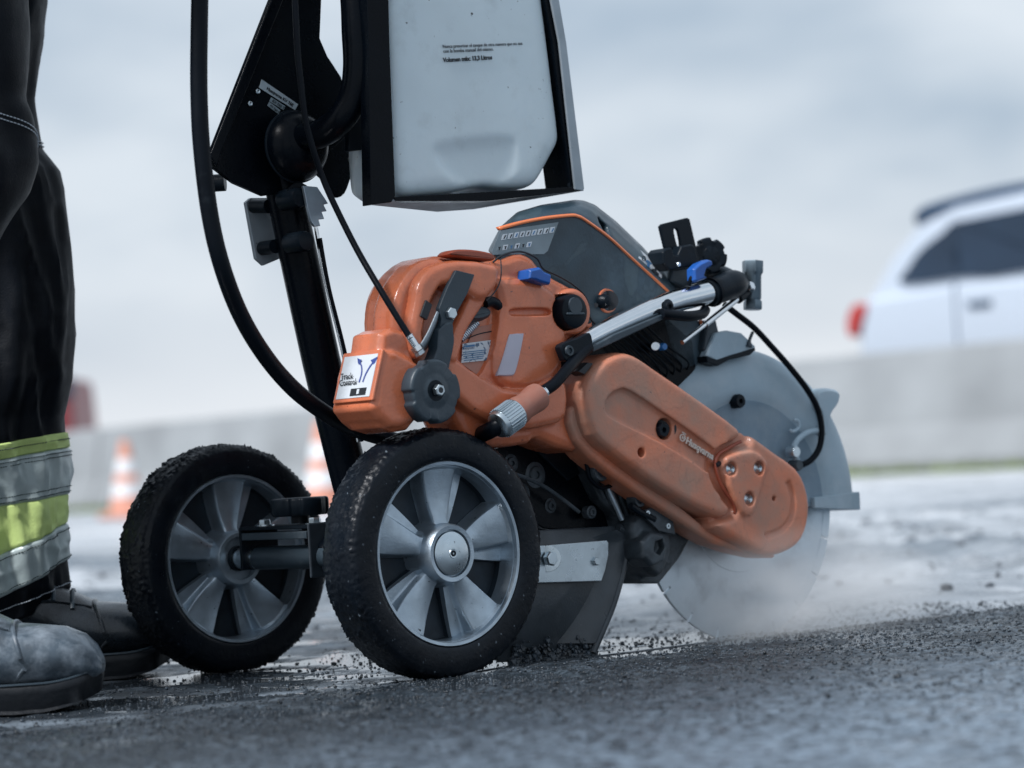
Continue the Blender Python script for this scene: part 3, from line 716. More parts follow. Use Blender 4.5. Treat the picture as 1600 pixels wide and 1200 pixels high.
P('pivot_stub', lathe(U(385, 232, 0.23), Fd.cross(Fd)+Vector((1, -0.9, 0)), [(0.012, -0.012), (0.017, -0.01), (0.017, 0.006), (0.0125, 0.010), (0.0125, 0.05)], n=32), 'black')
P('pivot_pin', cyl(U(352, 285, 0.20), U(352, 285, 0.20)+Vector((-0.010, 0.01, 0)), 0.009), 'blackp')
P('spacer', sweep([U(467, 305, .16), U(467, 305, .21)], 0.013, k=0, n=24), 'black')
P('column_bolt', lathe(U(480, 376, 0.155), AX, [(0.004, 0), (0.0095, 0.001), (0.011, 0.006), (0.011, 0.03)], n=24), 'blackp')
P('column_bolt', lathe(U(470, 308, 0.155), AX, [(0.004, 0), (0.0095, 0.001), (0.011, 0.006), (0.011, 0.03)], n=24), 'blackp')
# silver name plate with its printing
def sideplane(px, a, th=0.0006): return plate(px, a, a+th)
npl = P('name_plate', sideplane([(409, 124), (466, 163), (461, 172), (405, 137)], 0.1838), 'labelgrey', smooth=False)
MT['plateface'] = mat('brushed plate', (0.38, 0.44, 0.48), 0.35, var=0.1); npl.data.materials[0] = MT['plateface']
sidetext('lettering', 'Husqvarna KV 760', (416.5, 139.5), (457, 166.5), 0.1832, 'ink', npl, bold=0.0001)
for (x0, y0, x1, y1) in ((424, 152, 446, 166), (421, 159, 438, 172)):
    q = P('serial_field', sideplane([(x0, y0), (x1, y1), (x1-3, y1+6), (x0-3, y0+6)], 0.1838), 'labelgrey', smooth=False)
    sidetext('lettering', 'KV 760 7', (x0+1, y0+6.5), (x1-3, y1+5), 0.1832, 'ink', q)
for c in ((403, 143), (391, 162)): P('rivet', lathe(U(*c, 0.1835), AX, [(0.0006, 0.0), (0.0018, -0.001), (0.0027, -0.0006), (0.003, 0.0004)], n=16), 'zinc')
P('bolt', hexbolt(U(523, 136, 0.194), -AX, 0.0062, 0.004), 'zinc')
P('screw', lathe(U(549, 250, 0.194), -AX, [(0.0045, 0), (0.004, 0.002), (0.001, 0.0028)], n=20), 'zinc')
P('screw', lathe(U(531, 163, 0.194), -AX, [(0.0035, 0), (0.003, 0.002), (0.001, 0.0024)], n=20), 'darkmetal')
# curved handle tube coming down into the drum
hb = [U(474, 214, 0.145), U(500, 209, 0.12), U(530, 188, 0.095), U(550, 156, 0.085), U(558, 116, 0.08), U(557, 60, 0.08), U(545, -60, 0.09), U(480, -260, 0.12)]
e1 = hb[-1]; hb += [Vector((-0.35, 0.15, 0.95)), Vector((-0.55, 0.18, 1.02))]
P('handle_tube', sweep(hb, 0.0150, n=24), 'black')
P('handlebar', cyl((-0.55, -0.08, 1.02), (-0.55, 0.44, 1.02), 0.015), 'black')
for a in (-0.08, 0.33): P('grip', cyl((-0.55, a, 1.02), (-0.55, a+0.12, 1.02), 0.019), 'hose')
P('mount_block', plate([(545, 184), (572, 178), (579, 232), (545, 237)], 0.11, 0.118), 'blackp', bev=0.002)
P('frame_clamp', plate([(575, 30), (599, 40), (604, 150), (596, 156), (580, 150)], 0.105, 0.115), 'black', bev=0.003)
P('frame_clamp', plate([(578, 50), (600, 62), (600, 78), (582, 82)], 0.098, 0.105), 'blackp', bev=0.002)
P('link_plate', plate([(384, 316), (392, 309), (420, 309), (430, 330), (438, 404), (412, 415), (400, 404)], 0.235, 0.240, 0), 'satin', bev=0.001)
P('link_pin', cyl(U(396, 322, .234), U(420, 322, .21), 0.0075), 'blackp')
P('link_pin', cyl(U(410, 388, .234), U(430, 385, .21), 0.0075), 'blackp')
# toothed segment
seg = [(474, 290), (496, 292), (508, 310), (513, 318), (506, 320), (511, 330), (503, 331), (507, 342), (498, 343), (501, 353), (492, 354), (486, 345), (480, 320)]
P('toothed_segment', plate(seg, 0.150, 0.154), 'alu', bev=0.0006)
# control cable with crimped fitting
P('control_cable', sweep([U(458, -80, .07), U(464, 66, .07), U(470, 130, .07), U(477, 185, .07), U(489, 232, .07), U(505, 280, .07), U(525, 325, .055), U(560, 394, .03), U(600, 462, .0), U(642, 530, -.022)], 0.0032, n=12), 'hose')
cf0, cf1 = U(638, 524, -.020), U(657, 553, -.024)
P('cable_ferrule', cyl(cf0, cf0.lerp(cf1, .62), 0.0042, n=12), 'chrome')
P('cable_nut', cyl(cf0.lerp(cf1, .58), cf0.lerp(cf1, .80), 0.0060, n=6), 'chrome', ang=20)
P('cable_nut', cyl(cf0.lerp(cf1, .84), cf0.lerp(cf1, 1.02), 0.0055, n=6), 'zinc', ang=20)
# tank frame
P('frame_post', plate([(602, -160), (604, -160), (609, 66), (618, 306), (612, 316), (580, 320), (577, 150), (576, 66), (568, -160)][1:], 0.055, 0.070), 'black', bev=0.001)
P('frame_post', plate([(822, -160), (828, -160), (874, 66), (899, 293), (893, 294), (864, 66)], 0.058, 0.10), 'black', bev=0.0006)
P('post_face_sheen', plate([(830, -160), (846, -160), (885, 66), (913, 294), (912, 298), (899, 296), (874, 66)], 0.054, 0.057), 'satin', bev=0.0006)  # front face of the post, its sky reflection painted in as grey
P('bottom_rail', plate([(612, 308), (895, 292), (899, 297), (912, 297.5), (760, 314), (620, 314)], 0.055, 0.075), 'black', bev=0.0006)
v = [U(580, 320.5, .056), U(620, 313, .056), U(912, 298, .056), U(740, 327, .14), U(683, 331, .15)]
v += [q+Vector((0, 0, 0.003)) for q in v]
mk('tank_tray', v, [[0, 1, 2, 3, 4], [9, 8, 7, 6, 5], [0, 5, 6, 1], [1, 6, 7, 2], [2, 7, 8, 3], [3, 8, 9, 4], [4, 9, 5, 0]], 'satin', cart, smooth=False)
P('tray_bolt', cyl(U(890, 289, .06), U(890, 289, .09), 0.0025, n=10), 'blackp')
P('rear_rail', plate([(700, 292), (736, 290), (734, 303), (696, 304)], 0.20, 0.206), 'black')

# --- lower frame plates below the saw
P('frame_plate', plate([(778, 700), (842, 684), (880, 712), (912, 742), (936, 776), (953, 826), (900, 832), (850, 826), (790, 790)], 0.075, 0.083), 'black', bev=0.0015)
for c in ((847, 690), (890, 735)):
    q = P('frame_screw', lathe(U(*c, .0745), -AX, [(0.0062, 0), (0.0058, 0.0015), (0.0045, 0.0032), (0.0024, 0.0034), (0.0022, 0.001), (0.0003, .001)], n=20), 'blackp')
P('frame_boss', plate([(826, 692), (846, 680), (868, 690), (900, 720), (908, 740), (888, 752), (872, 736)], 0.070, 0.075), 'blackp', bev=0.002)
P('chassis_beam', plate([(745, 800), (745, 700), (780, 695), (850, 780), (860, 830), (800, 850)], 0.11, 0.16), 'black', bev=0.004)
P('mount_arm', plate([(740, 690), (770, 690), (990, 830), (1000, 905), (960, 912), (880, 840)], 0.10, 0.15), 'darkmetal', bev=0.004)
# mud flap
fl = [(770, 832), (966, 822), (979, 829), (983, 842), (979, 872), (972, 905), (960, 946), (944, 985), (927, 1027), (880, 1031), (782, 1035), (760, 1000)]
flap_front = [U(x, y, .054) for x, y in fl]
Rr = []
for dy, ins in ((-0.000, 0.0022), (0.0015, 0.0), (0.0055, 0.0), (0.0065, 0.001)):
    Rr.append([q+Vector((0, dy, 0)) for q in inset(flap_front, ins)])
flap = mk('mud_flap', *rings(Rr), 'flap', cart, ang=40)
# rolled edge of the flap turned towards the wheel
edge = [U(x, y, .0500) for x, y in ((966, 824), (979, 834), (981, 846), (977, 874), (969, 906), (957, 946), (941, 985), (926, 1020))]
P('flap_edge', sweep(edge, 0.0042, n=10, k=5), 'flap', flap)
Rr = []
pts = [(958, 828), (974, 838), (975, 850), (970, 880), (960, 915), (944, 960), (925, 1005)]
inn = [(925, 840), (940, 850), (943, 862), (935, 890), (922, 925), (900, 965), (870, 1005)]
outl = [U(x, y, .0538) for x, y in catmull2(pts[:], 1)]; inl = [U(x, y, .0539) for x, y in inn]
rowsL = [catmull([a.lerp(b, t)+Vector((0, -0.0060*(1-t)*(1-t)*(1+2*t), 0)) for a, b in zip(outl, inl)], 6, False) for t in (0, .1, .2, .3, .4, .5, .6, .7, .8, .9, 1)]
v, f = rings(rowsL, False, False, False); mk('flap_bulge', v, f, 'flap', flap, ang=0)
fb = P('flap_bracket', plate([(838, 853), (948, 844), (951, 848), (951, 868), (946, 890), (940, 908), (838, 911)], 0.046, 0.050), 'zinc', flap, bev=0.0008)
P('bracket_washer', cyl(U(856, 873, .0455), U(856, 873, .0440), 0.0140, n=32), 'zinc', flap, bev=0.0004)
P('bracket_bolt', hexbolt(U(857, 873, .0440), -AX, 0.0080, 0.007), 'zinc', flap, bev=0.0004)
P('bracket_bolt', hexbolt(U(930, 877, .046), -AX, 0.0048, 0.004), 'zinc', flap, bev=0.0003)
# mud caked on the foot of the flap
g = Geo()
for i in range(420):
    x = random.uniform(800, 930); y = 1036-abs(random.gauss(0, 14)); c = U(x, y, .053+random.uniform(-.003, .0)); r = abs(random.gauss(.001, .0012))+.0008
    c.z = max(c.z, r*0.3)
    q = [Vector(w)*r*random.uniform(.7, 1.3)+c for w in iv]; g.add(q, fi.tolist())
o = g.mk('caked_mud', MT['grit'], flap, smooth=False); o['kind'] = 'stuff'

# --- orange track control box, black knob and strap lever
cb_f = U(600, 547, 0.0).x
tcb = mould('control_box', [pillow([(601, 549), (640, 556), (668, 585), (668, 640), (640, 664), (612, 668), (585, 640), (586, 622)], [(0.006, -0.004), (0.002, -0.001), (0, 0.004), (0, 0.062), (0.006, 0.068)], 2),
                            plate([(600, 547), (618, 552), (604, 626), (584, 624)], -0.003, 0.0585),
                            pillow([(596, 520), (632, 516), (648, 548), (648, 600), (598, 590)], [(0.005, 0.004), (0, 0.01), (0, 0.05), (0.005, 0.056)], 2),
                            pillow([(580, 620), (650, 640), (640, 672), (600, 668)], [(0.004, 0.002), (0, 0.008), (0, 0.054), (0.005, 0.06)], 2)], [], 0.0016, 5, 'orange', cart)
# face plate looks backwards (-x); its corners from the crosswise plane
A0 = U(600, 547, -0.003); A1 = U(584, 624, -0.003)
def backpt(u, v, off=0.0):       # u 0..1 from near edge to far edge, v 0..1 from top to bottom
    p = A0.lerp(A1, v); return Vector((p.x-0.0012-off, -0.003+u*0.0615, p.z))
def backquad(u0, u1, v0, v1, off, th=0.0006):
    q = [backpt(u0, v0, off), backpt(u1, v0, off), backpt(u1, v1, off), backpt(u0, v1, off)]
    return rings([q, [p+Vector((th, 0, 0)) for p in q]])
P('face_plate', backquad(-0.02, 1.02, -0.02, 1.02, 0.002, 0.004), 'orange', tcb, bev=0.0015)
P('label_panel', backquad(0.06, 0.94, 0.06, 0.93, 0.0026), 'label', tcb, smooth=False)
P('indicator_window', backquad(0.17, 0.58, 0.74, 0.89, 0.0030, 0.0006), 'ink', tcb, smooth=False)
P('indicator_pointer', backquad(0.34, 0.40, 0.76, 0.86, 0.0036, 0.0005), 'label', tcb, smooth=False)
bn = Vector((-1, 0, 0))
txd = Vector((0, -1, 0)); updir = (A0-A1).normalized()
for s, vv in (('Track', 0.53), ('Control', 0.66)):
    textmesh('lettering', s, 0.0086, backpt(0.905, vv, 0.0032), txd, bn, 'ink', tcb, ext=0.00005, bold=0.00012)
for pts in ([(0.40, 0.62), (0.38, 0.45), (0.42, 0.30), (0.50, 0.20)], [(0.30, 0.62), (0.27, 0.48), (0.20, 0.33), (0.12, 0.22)]):
    L_ = [backpt(u, v, 0.0032) for u, v in catmull2(pts, 1)]
    cc = catmull(L_, 5, False); w = 0.0009
    a = []; 
    for i, p in enumerate(cc):
        t_ = (cc[min(i+1, len(cc)-1)]-cc[max(i-1, 0)]).normalized(); nrm = t_.cross(bn).normalized(); a.append((p+nrm*w, p-nrm*w, t_, nrm))
    poly = [q[0] for q in a]+[q[1] for q in a][::-1]
    v, f = rings([poly, [p+Vector((0.0004, 0, 0)) for p in poly]]); P('arrow', (v, f), 'inkblue', tcb, smooth=False)
    t_, nrm = a[-1][2], a[-1][3]; e = cc[-1]
    poly = [e+nrm*0.0042-t_*0.002, e+t_*0.0065, e-nrm*0.0042-t_*0.002]
    v, f = rings([poly, [p+Vector((0.0004, 0, 0)) for p in poly]]); P('arrow_head', (v, f), 'inkblue', tcb, smooth=False)
kn = lobed(U(676, 612, -0.014)+Vector((0, 0.014, 0)), -AX, 0.0322, 0.020, 5, 'blackp', 'adjusting_knob', cart, depth=0.09, rb=0.003)
kn.data.materials[0] = MT['greyp']
kq = U(683, 610, -0.022)
P('knob_boss', lathe(kq+Vector((0, 0.004, 0)), -AX, [(0.0125, -0.004), (0.0125, 0.0), (0.0105, 0.002), (0.006, 0.0022)], n=32), 'blackp', kn)
P('knob_nut', hexbolt(kq, -AX, 0.0062, 0.006), 'zinc', kn, bev=0.0004)
P('nut_bore', cyl(kq+Vector((0, -.0061, 0)), kq+Vector((0, -.004, 0)), 0.003, n=16), 'ink', kn)
lev = P('strap_lever', plate([(713, 422), (742, 429), (731, 458), (716, 485), (708, 505), (706, 525), (686, 520), (690, 500), (686, 482), (698, 452)], -0.006, 0.000, 0), 'greyp', bev=0.0008)
P('strap_lower', plate([(686, 515), (706, 503), (709, 520), (710, 535), (704, 565), (694, 592), (664, 588), (672, 572), (684, 545)], -0.010, 0.006, 2), 'greyp', lev, bev=0.0012)
Rr = []
for t in np.linspace(0, 1, 14):
    an = math.radians(100+t*150)
    c = U(668+15*math.cos(an)*-1, 515-30*math.cos(an*1.0+0.2)*0.9, -0.004)
top = [U(x, y, -0.012) for x, y in ((682, 486), (676, 500), (668, 518), (660, 532), (654, 541))]
bot = [U(x, y, 0.010) for x, y in ((686, 492), (684, 505), (676, 525), (668, 540), (660, 550))]
v, f = rings([catmull(top, 4, False), catmull(bot, 4, False)], False, False, False)
o = mk('strap_tongue', v, f, 'satin', lev, ang=0); s = o.modifiers.new('solid', 'SOLIDIFY'); s.thickness = 0.0015
P('strap_bolt', hexbolt(U(703, 490, -0.0065), -AX, 0.0064, 0.005), 'zinc', lev, bev=0.0004)

# ================================================================ WATER TANK
tank = thing('water_tank', 'translucent white water tank with black Spanish printing held in the black frame', 'water tank', ORG, TH)
to = [(575, -150), (700, -158), (815, -150), (845, -60), (863, 66), (872, 140), (880, 205), (879, 224), (867, 247), (852, 275), (842, 288), (830, 293), (812, 295), (786, 294), (768, 291), (752, 292), (730, 297), (705, 302), (668, 305), (640, 307), (626, 298), (619, 278), (614, 190), (609, 66), (600, -60)]
body_t = pillow(to, [(0.016, 0.060), (0.007, 0.0625), (0.002, 0.068), (0, 0.076), (0, 0.13), (0.01, 0.15), (0.02, 0.155)], 3)
dent = pillow([(676, 232), (730, 217), (798, 214), (808, 236), (806, 268), (790, 300), (740, 304), (706, 284)], [(0.0, 0.060), (0.0, 0.0606), (0.006, 0.0628), (0.014, 0.0645)], 3)
dent = (dent[0], dent[1]); n1 = len(dent[0])//4
for q in dent[0][:n1]: q.y -= 0.02
tk = mould('tank_body', [body_t], [dent], 0.0022, 16, 'tank', tank)
ta = 0.0590
textA = [('Nunca presurizar el tanque de otra manera que no sea', (692, 75), (816, 70)), ('con la bomba manual del mismo.', (693, 82.5), (771, 79)), ('Volumen máx: 13,3 Litros', (693, 97), (769, 92.5))]
for i, (s, p0, p1) in enumerate(textA): sidetext('lettering', s, p0, p1, ta, 'ink', tank, bold=0.0002 if i == 2 else 0.0)
P('tank_neck', cyl(U(700, -150, .10), U(700, -190, .10), 0.03), 'blackp', tank)
# ================================================================ HOSE
hose = sweep([U(322, -180, .05), U(314, -60, .05), U(311, 66, .05), U(311, 150, .05), U(315, 230, .05), U(327, 330, .05), U(345, 410, .05), U(374, 488, .06), U(412, 553, .07), U(455, 604, .08), U(500, 640, .09), U(545, 666, .10), U(595, 683, .10), U(650, 694, .09), U(700, 694, .075), U(730, 687, .056), U(752, 679, .022), U(772, 669, -.006), U(786, 660, -.012)],
             [0.0084]*13+[0.0084, 0.0088, 0.0092], n=18)
h_o = mk('water_hose', hose[0], hose[1], 'hose', None, ang=0); h_o.location = ORG; h_o.rotation_euler = (0, 0, TH)
tag(h_o, 'thick black water hose hanging in a long curve left of the column', 'hose')

# ================================================================ SAW
saw = thing('cut_off_saw', 'orange and slate grey petrol cut-off saw with large blade on the cart', 'cut-off saw', ORG+Fd*0.15, TH)
sawoff = Vector((-0.15, 0, 0))
saw_parts = []
def S(name, vf, m, parent=None, **k):
    if parent is None: saw_parts.append(1)
    o = mk(name, vf[0], vf[1], m, parent or saw, **k)
    if parent is None: o.location = sawoff
    return o
def SM(*a, **k):
    o = mould(*a, **k); o.parent = saw; o.location = sawoff; return o
# main orange housing, moulded
outer = [(640, 430), (662, 408), (690, 398), (740, 402), (776, 404), (796, 396), (816, 392), (836, 402), (850, 420), (872, 434), (896, 447), (914, 464), (922, 484), (922, 500), (934, 512), (905, 526), (884, 545), (886, 600), (890, 650), (904, 707), (842, 686), (830, 694), (770, 700), (735, 690), (715, 660), (700, 620), (672, 600), (650, 580), (632, 552), (622, 520), (622, 480), (628, 452)]
mainb = pillow(outer, [(0.010, 0.022), (0.004, 0.0245), (0.001, 0.029), (0, 0.036), (0, 0.072), (0.004, 0.082)], 2)
arm = pillow([(700, 552), (740, 575), (790, 605), (840, 607), (870, 590), (888, 600), (888, 650), (860, 665), (800, 670), (735, 640), (700, 600)], [(0.006, 0.006), (0.001, 0.010), (0, 0.016), (0, 0.06)], 2)
cheek = pillow([(776, 440), (800, 432), (850, 440), (880, 470), (890, 530), (878, 580), (850, 605), (800, 610), (772, 585), (776, 520), (784, 480)], [(0.008, 0.014), (0.002, 0.018), (0, 0.026), (0, 0.06)], 2)
hand = pillow([(650, 470), (656, 440), (678, 415), (720, 405), (776, 412), (783, 430), (778, 450), (762, 468), (745, 468), (735, 462), (700, 446), (688, 452), (676, 476), (664, 520), (668, 555), (650, 560), (640, 530)], [(0.006, -0.002), (0.002, 0.001), (0, 0.007), (0, 0.04)], 2)
strut = pillow([(738, 460), (762, 466), (742, 500), (726, 528), (716, 565), (700, 560), (706, 525), (722, 490)], [(0.003, 0.004), (0, 0.008), (0, 0.05)], 2)
pocket1 = cutter([(668, 548), (672, 500), (684, 462), (700, 450), (735, 468), (715, 510), (702, 552), (690, 560)], 0.0, 0.034, ins=0.002)
pocket2 = cutter([(742, 508), (758, 482), (776, 472), (784, 490), (780, 520), (772, 560), (752, 592), (735, 582), (716, 566), (728, 536)], 0.014, 0.014, ins=0.002)
slot = cutter([(800, 483), (830, 481), (856, 482), (862, 488), (854, 493), (800, 493), (796, 488)], 0.014, 0.007)
capseat = lathe(U(899, 486, .0), AX, [(0.0195, 0), (0.0195, .026)], n=32)
hs = SM('housing', [mainb, arm, cheek, hand, strut, lathe(U(899, 486, .012), AX, [(0.021, 0), (0.0245, .004), (0.0255, .03)], n=40)], [pocket1, pocket2, slot, capseat], 0.0013, 3, 'orange')
# pale inner wall and type plate in the pocket
S('inner_panel', plate([(742, 512), (775, 505), (772, 560), (752, 590), (718, 566)], 0.0262, 0.0282), 'orange_pale')
lp = S('type_plate', plate([(723, 537), (769, 531), (767, 548), (760, 563), (721, 567)], 0.0248, 0.0254), 'speckled', smooth=False)
S('plate_header', plate([(725, 540), (742, 538), (742, 544), (724, 546)], 0.0242, 0.0246), 'inkcyan', lp, smooth=False)
sidetext('lettering', 'Husqvarna', (725.5, 545.5), (741.5, 543.5), 0.0238, 'label', lp)
for k_ in range(5):
    S('print_line', plate([(724+k_*0.3, 550+k_*3.2), (760-k_*1.2, 546+k_*3.2), (760-k_*1.2, 547.2+k_*3.2), (724+k_*.3, 551.2+k_*3.2)], 0.0242, 0.0246), 'inkcyan', lp, smooth=False)
S('panel_seam', sweep([U(722, 532, .0258), U(748, 522, .0258), U(772, 517, .0258)], 0.0006, n=6), 'ink')
trig = S('throttle_trigger', pillow([(732, 488), (742, 479), (760, 478), (770, 485), (768, 495), (755, 502), (738, 502), (730, 497)], [(0.004, .010), (0.001, .013), (0, .018), (0, .034)], 3), 'greyp')
S('trigger_arc', sweep([U(757, 474, .020), U(768, 471, .020), U(779, 478, .022), U(782, 490, .024), U(778, 500, .026)], 0.0055, n=12), 'blackp')
sp_ = []
a_, b2 = U(718, 530, .028), U(744, 502, .022); dx = (b2-a_); x_ = dx.orthogonal().normalized(); y_ = dx.normalized().cross(x_)
for i in range(12*10+1):
    t_ = i/120; an = 2*PI*i/10; sp_.append(a_+dx*t_+(x_*math.cos(an)+y_*math.sin(an))*0.0045)
S('return_spring', sweep(sp_, 0.0011, n=6, k=0), 'steel')
S('spring_rod', cyl(a_, b2, 0.002, n=8), 'blackp')
S('black_recess', plate([(657, 494), (666, 468), (676, 476), (668, 500)], -0.004, 0.004), 'ink', bev=0.001)
S('grip_screw', lathe(U(605, 508, 0.046), Vector((-.3, -1, 0)), [(0.012, -0.008), (0.0115, 0.0), (0.010, 0.003), (0.004, 0.0045)], n=32), 'greyp')
rh = SM('rear_handle', [pillow([(618, 470), (630, 440), (652, 412), (680, 402), (700, 408), (690, 420), (668, 430), (655, 460), (648, 500), (652, 540), (640, 560), (622, 545), (614, 510)], [(0.006, 0.012), (0.001, 0.016), (0, 0.022), (0, 0.042), (0.004, 0.05)], 2)], [], 0.0016, 5, 'orange')
S('throttle_lock', pillow([(702, 396), (712, 390), (740, 390), (768, 395), (773, 401), (771, 407), (740, 405), (708, 400)], [(0.002, 0.004), (0, 0.007), (0, 0.022), (0.002, 0.025)], 3), 'orange_dark')
S('sight_window', pillow([(800, 522), (816, 521), (819, 525), (812, 560), (806, 582), (800, 587), (782, 587), (779, 583), (788, 555), (796, 526)], [(0.0012, 0.0120), (0, 0.0132), (0, 0.030)], 2), 'window')
S('housing_seam', sweep([U(782, 400, .0215), U(783, 430, .012), U(776, 452, .006), U(760, 470, .003)], 0.0007, n=6), 'ink')
S('housing_ring', sweep([U(770, 410, .024), U(785, 399, .020), U(812, 393, .0195), U(838, 403, .0195), U(849, 420, .020), U(872, 431, .0205), U(897, 446, .021), U(916, 466, .022), U(922, 496, .023), U(934, 510, .023)], 0.0011, n=8), 'ink')
# filler cap
cap = S('filler_cap', lathe(U(899, 486, .006), AX, [(0.004, -0.001), (0.0135, -0.001), (0.0175, 0.001), (0.0185, 0.004), (0.0185, 0.022)], n=48), 'blackp')
S('cap_grip', box(U(899, 490, .0045), (0.026, 0.003, 0.003)), 'greyp', cap, bev=0.002)
S('cap_pad', lathe(U(900, 478, .003), AX, [(0.001, 0), (0.009, 0), (0.0095, .003)], n=24), 'greyp', cap)
S('blue_switch', pillow([(829, 421), (845, 417), (852, 424), (863, 429), (861, 445), (845, 441), (838, 438), (827, 436)], [(0.002, 0.002), (0, 0.005), (0, 0.022)], 1), 'blue', bev=0.001)
# slate grey top hood
side = [(770, 398), (782, 360), (815, 348), (852, 341), (890, 337), (902, 338), (915, 345), (952, 372), (990, 407), (1045, 457), (1000, 486), (930, 530), (890, 520), (850, 470), (800, 430)]
topo = [(762, 392), (782, 354), (808, 331), (845, 320), (898, 312), (912, 313), (930, 320), (962, 345), (1004, 385), (1063, 452), (1030, 480), (950, 512), (890, 520), (850, 470), (800, 430)]
back = [(775, 392), (790, 356), (812, 334), (845, 322), (893, 314), (908, 315), (924, 321), (955, 346), (995, 385), (1050, 452), (1020, 480), (950, 505), (890, 510), (850, 470), (800, 430)]
def midp(a, b, t): return [(x0*(1-t)+x1*t, y0*(1-t)+y1*t) for (x0, y0), (x1, y1) in zip(a, b)]
hood = lofted([(midp(side, [(900, 430)]*15, .12), 0.0262), (side, 0.0262), (midp(side, topo, .22), 0.0285), (midp(side, topo, .60), 0.037), (midp(side, topo, .88), 0.050), (topo, 0.062), (midp(topo, back, .5), 0.115), (back, 0.165)], 0)
hd = SM('top_hood', [hood], [plate([(950, 337), (953, 336), (964, 352), (960, 366), (951, 360), (949, 345)], 0.02, 0.07)], 0.0018, 5, 'hood')
st = [(780, 357), (815, 347.5), (852, 340.5), (890, 336.5), (902, 337.5), (915, 344), (952, 371), (990, 406), (1045, 456)]
ctr = catmull([U(x, y, 0.0268) for x, y in st], 5, False); poly = []; o2 = []
for i, p in enumerate(ctr):
    t_ = (ctr[min(i+1, len(ctr)-1)]-ctr[max(i-1, 0)]).normalized(); nn = Vector((-t_.z, 0, t_.x)); poly.append(p+nn*0.0018+Vector((0, .0012, 0))); o2.append(p-nn*0.0018-Vector((0, .0012, 0)))
v, f = rings([[a-Vector((0, .0013, 0)), a+Vector((0, .004, 0)), b+Vector((0, .004, 0)), b-Vector((0, .0013, 0))] for a, b in zip(poly, o2)])
S('hood_stripe', (v, f), 'stripe', ang=0)
S('hood_tip_stripe', sweep([U(1094, 500, .05), U(1104, 525, .05), U(1106, 546, .05)], 0.002, n=8), 'stripe')
S('hood_front', lofted([([(1035, 500), (1060, 480), (1090, 498), (1105, 540), (1104, 550), (1085, 575), (1068, 580), (1050, 560)], .05), ([(1035, 500), (1060, 480), (1085, 498), (1100, 540), (1098, 550), (1080, 570), (1068, 575), (1050, 560)], .13)]), 'hood', bev=0.003)
# pictogram labels
lb = S('warning_label', plate([(782, 360), (873, 347), (871, 352), (856, 392), (850, 397), (770, 398), (768, 394)], 0.0252, 0.0256), 'labelgrey', smooth=False)
for i in range(9):
    x = 786+i*9.3; y = 366-i*1.35
    S('pictogram', plate([(x, y), (x+7, y-1), (x+4.5, y+8), (x-2.5, y+9)], 0.0247, 0.0250), 'label', lb, smooth=False)
    dx_ = random.uniform(-1, 1)
    S('pictogram_mark', plate([(x+3+dx_, y+1.5), (x+5+dx_, y+1.2), (x+2+dx_, y+7), (x+.4+dx_, y+7)], 0.0243, 0.0246), 'inkcyan' if i % 3 == 2 else 'ink', lb, smooth=False)
    if i < 6:
        x = 778+i*9.3; y = 384-i*1.1
        S('pictogram', plate([(x, y), (x+7, y-1), (x+4.5, y+7), (x-2.5, y+8)], 0.0247, 0.0250), 'label' if i % 2 else 'labelgrey', lb, smooth=False)
        S('pictogram_mark', plate([(x+1, y+2), (x+5, y+1.2), (x+4, y+3), (x+3, y+6.5), (x+1.5, y+6.5), (x+2, y+3.4)], 0.0243, 0.0246), 'inkcyan' if i % 3 == 2 else 'ink', lb, smooth=False)
lq = [U(1000, 390, .0440), U(1034, 420, .0440), U(1034, 434, .0300), (U(998, 403, .0300))]
l2 = S('side_label', rings([lq, [q+Vector((0, .001, -.0006)) for q in lq]]), 'label', smooth=False)
S('label_cross', plate([(1024, 418), (1027, 421), (1026, 424), (1030, 428), (1029, 431), (1025, 428), (1024, 431), (1022, 429), (1022.5, 425), (1019, 422), (1020, 419.5), (1023, 421)], 0.0290, 0.0300), 'ink', l2, smooth=False)
S('label_person', plate([(1012, 406), (1016, 409), (1019, 413), (1016, 413), (1015, 419), (1012, 416), (1012, 411), (1009, 408)], 0.0290, 0.0300), 'inkcyan', l2, smooth=False)
S('label_ring', lathe(U(1006, 404, .0300), AX, [(0.0022, 0), (0.0022, -.0004), (0.0030, -.0004), (0.0030, 0)], n=16, cap=False), 'ink', l2, smooth=False)
# decompression button
v, f = lathe(U(950, 470, .0245), AX, [(0.0105, 0.003), (0.0110, -.0006), (0.0128, -.0006), (0.0134, 0.002)], n=36, cap=False); S('button_ring', (v, f), 'orange')
S('button_recess', cyl(U(950, 470, .0262), U(950, 470, .0258), 0.0112), 'ink')
S('push_button', lathe(U(949, 470, .018), AX, [(0.001, -0.002), (0.005, -0.001), (0.0078, 0.003), (0.0085, 0.009)], n=28), 'blackp')
S('hood_hole', cyl(U(931, 477, .0250), U(931, 477, .0262), 0.0026, n=16), 'ink')
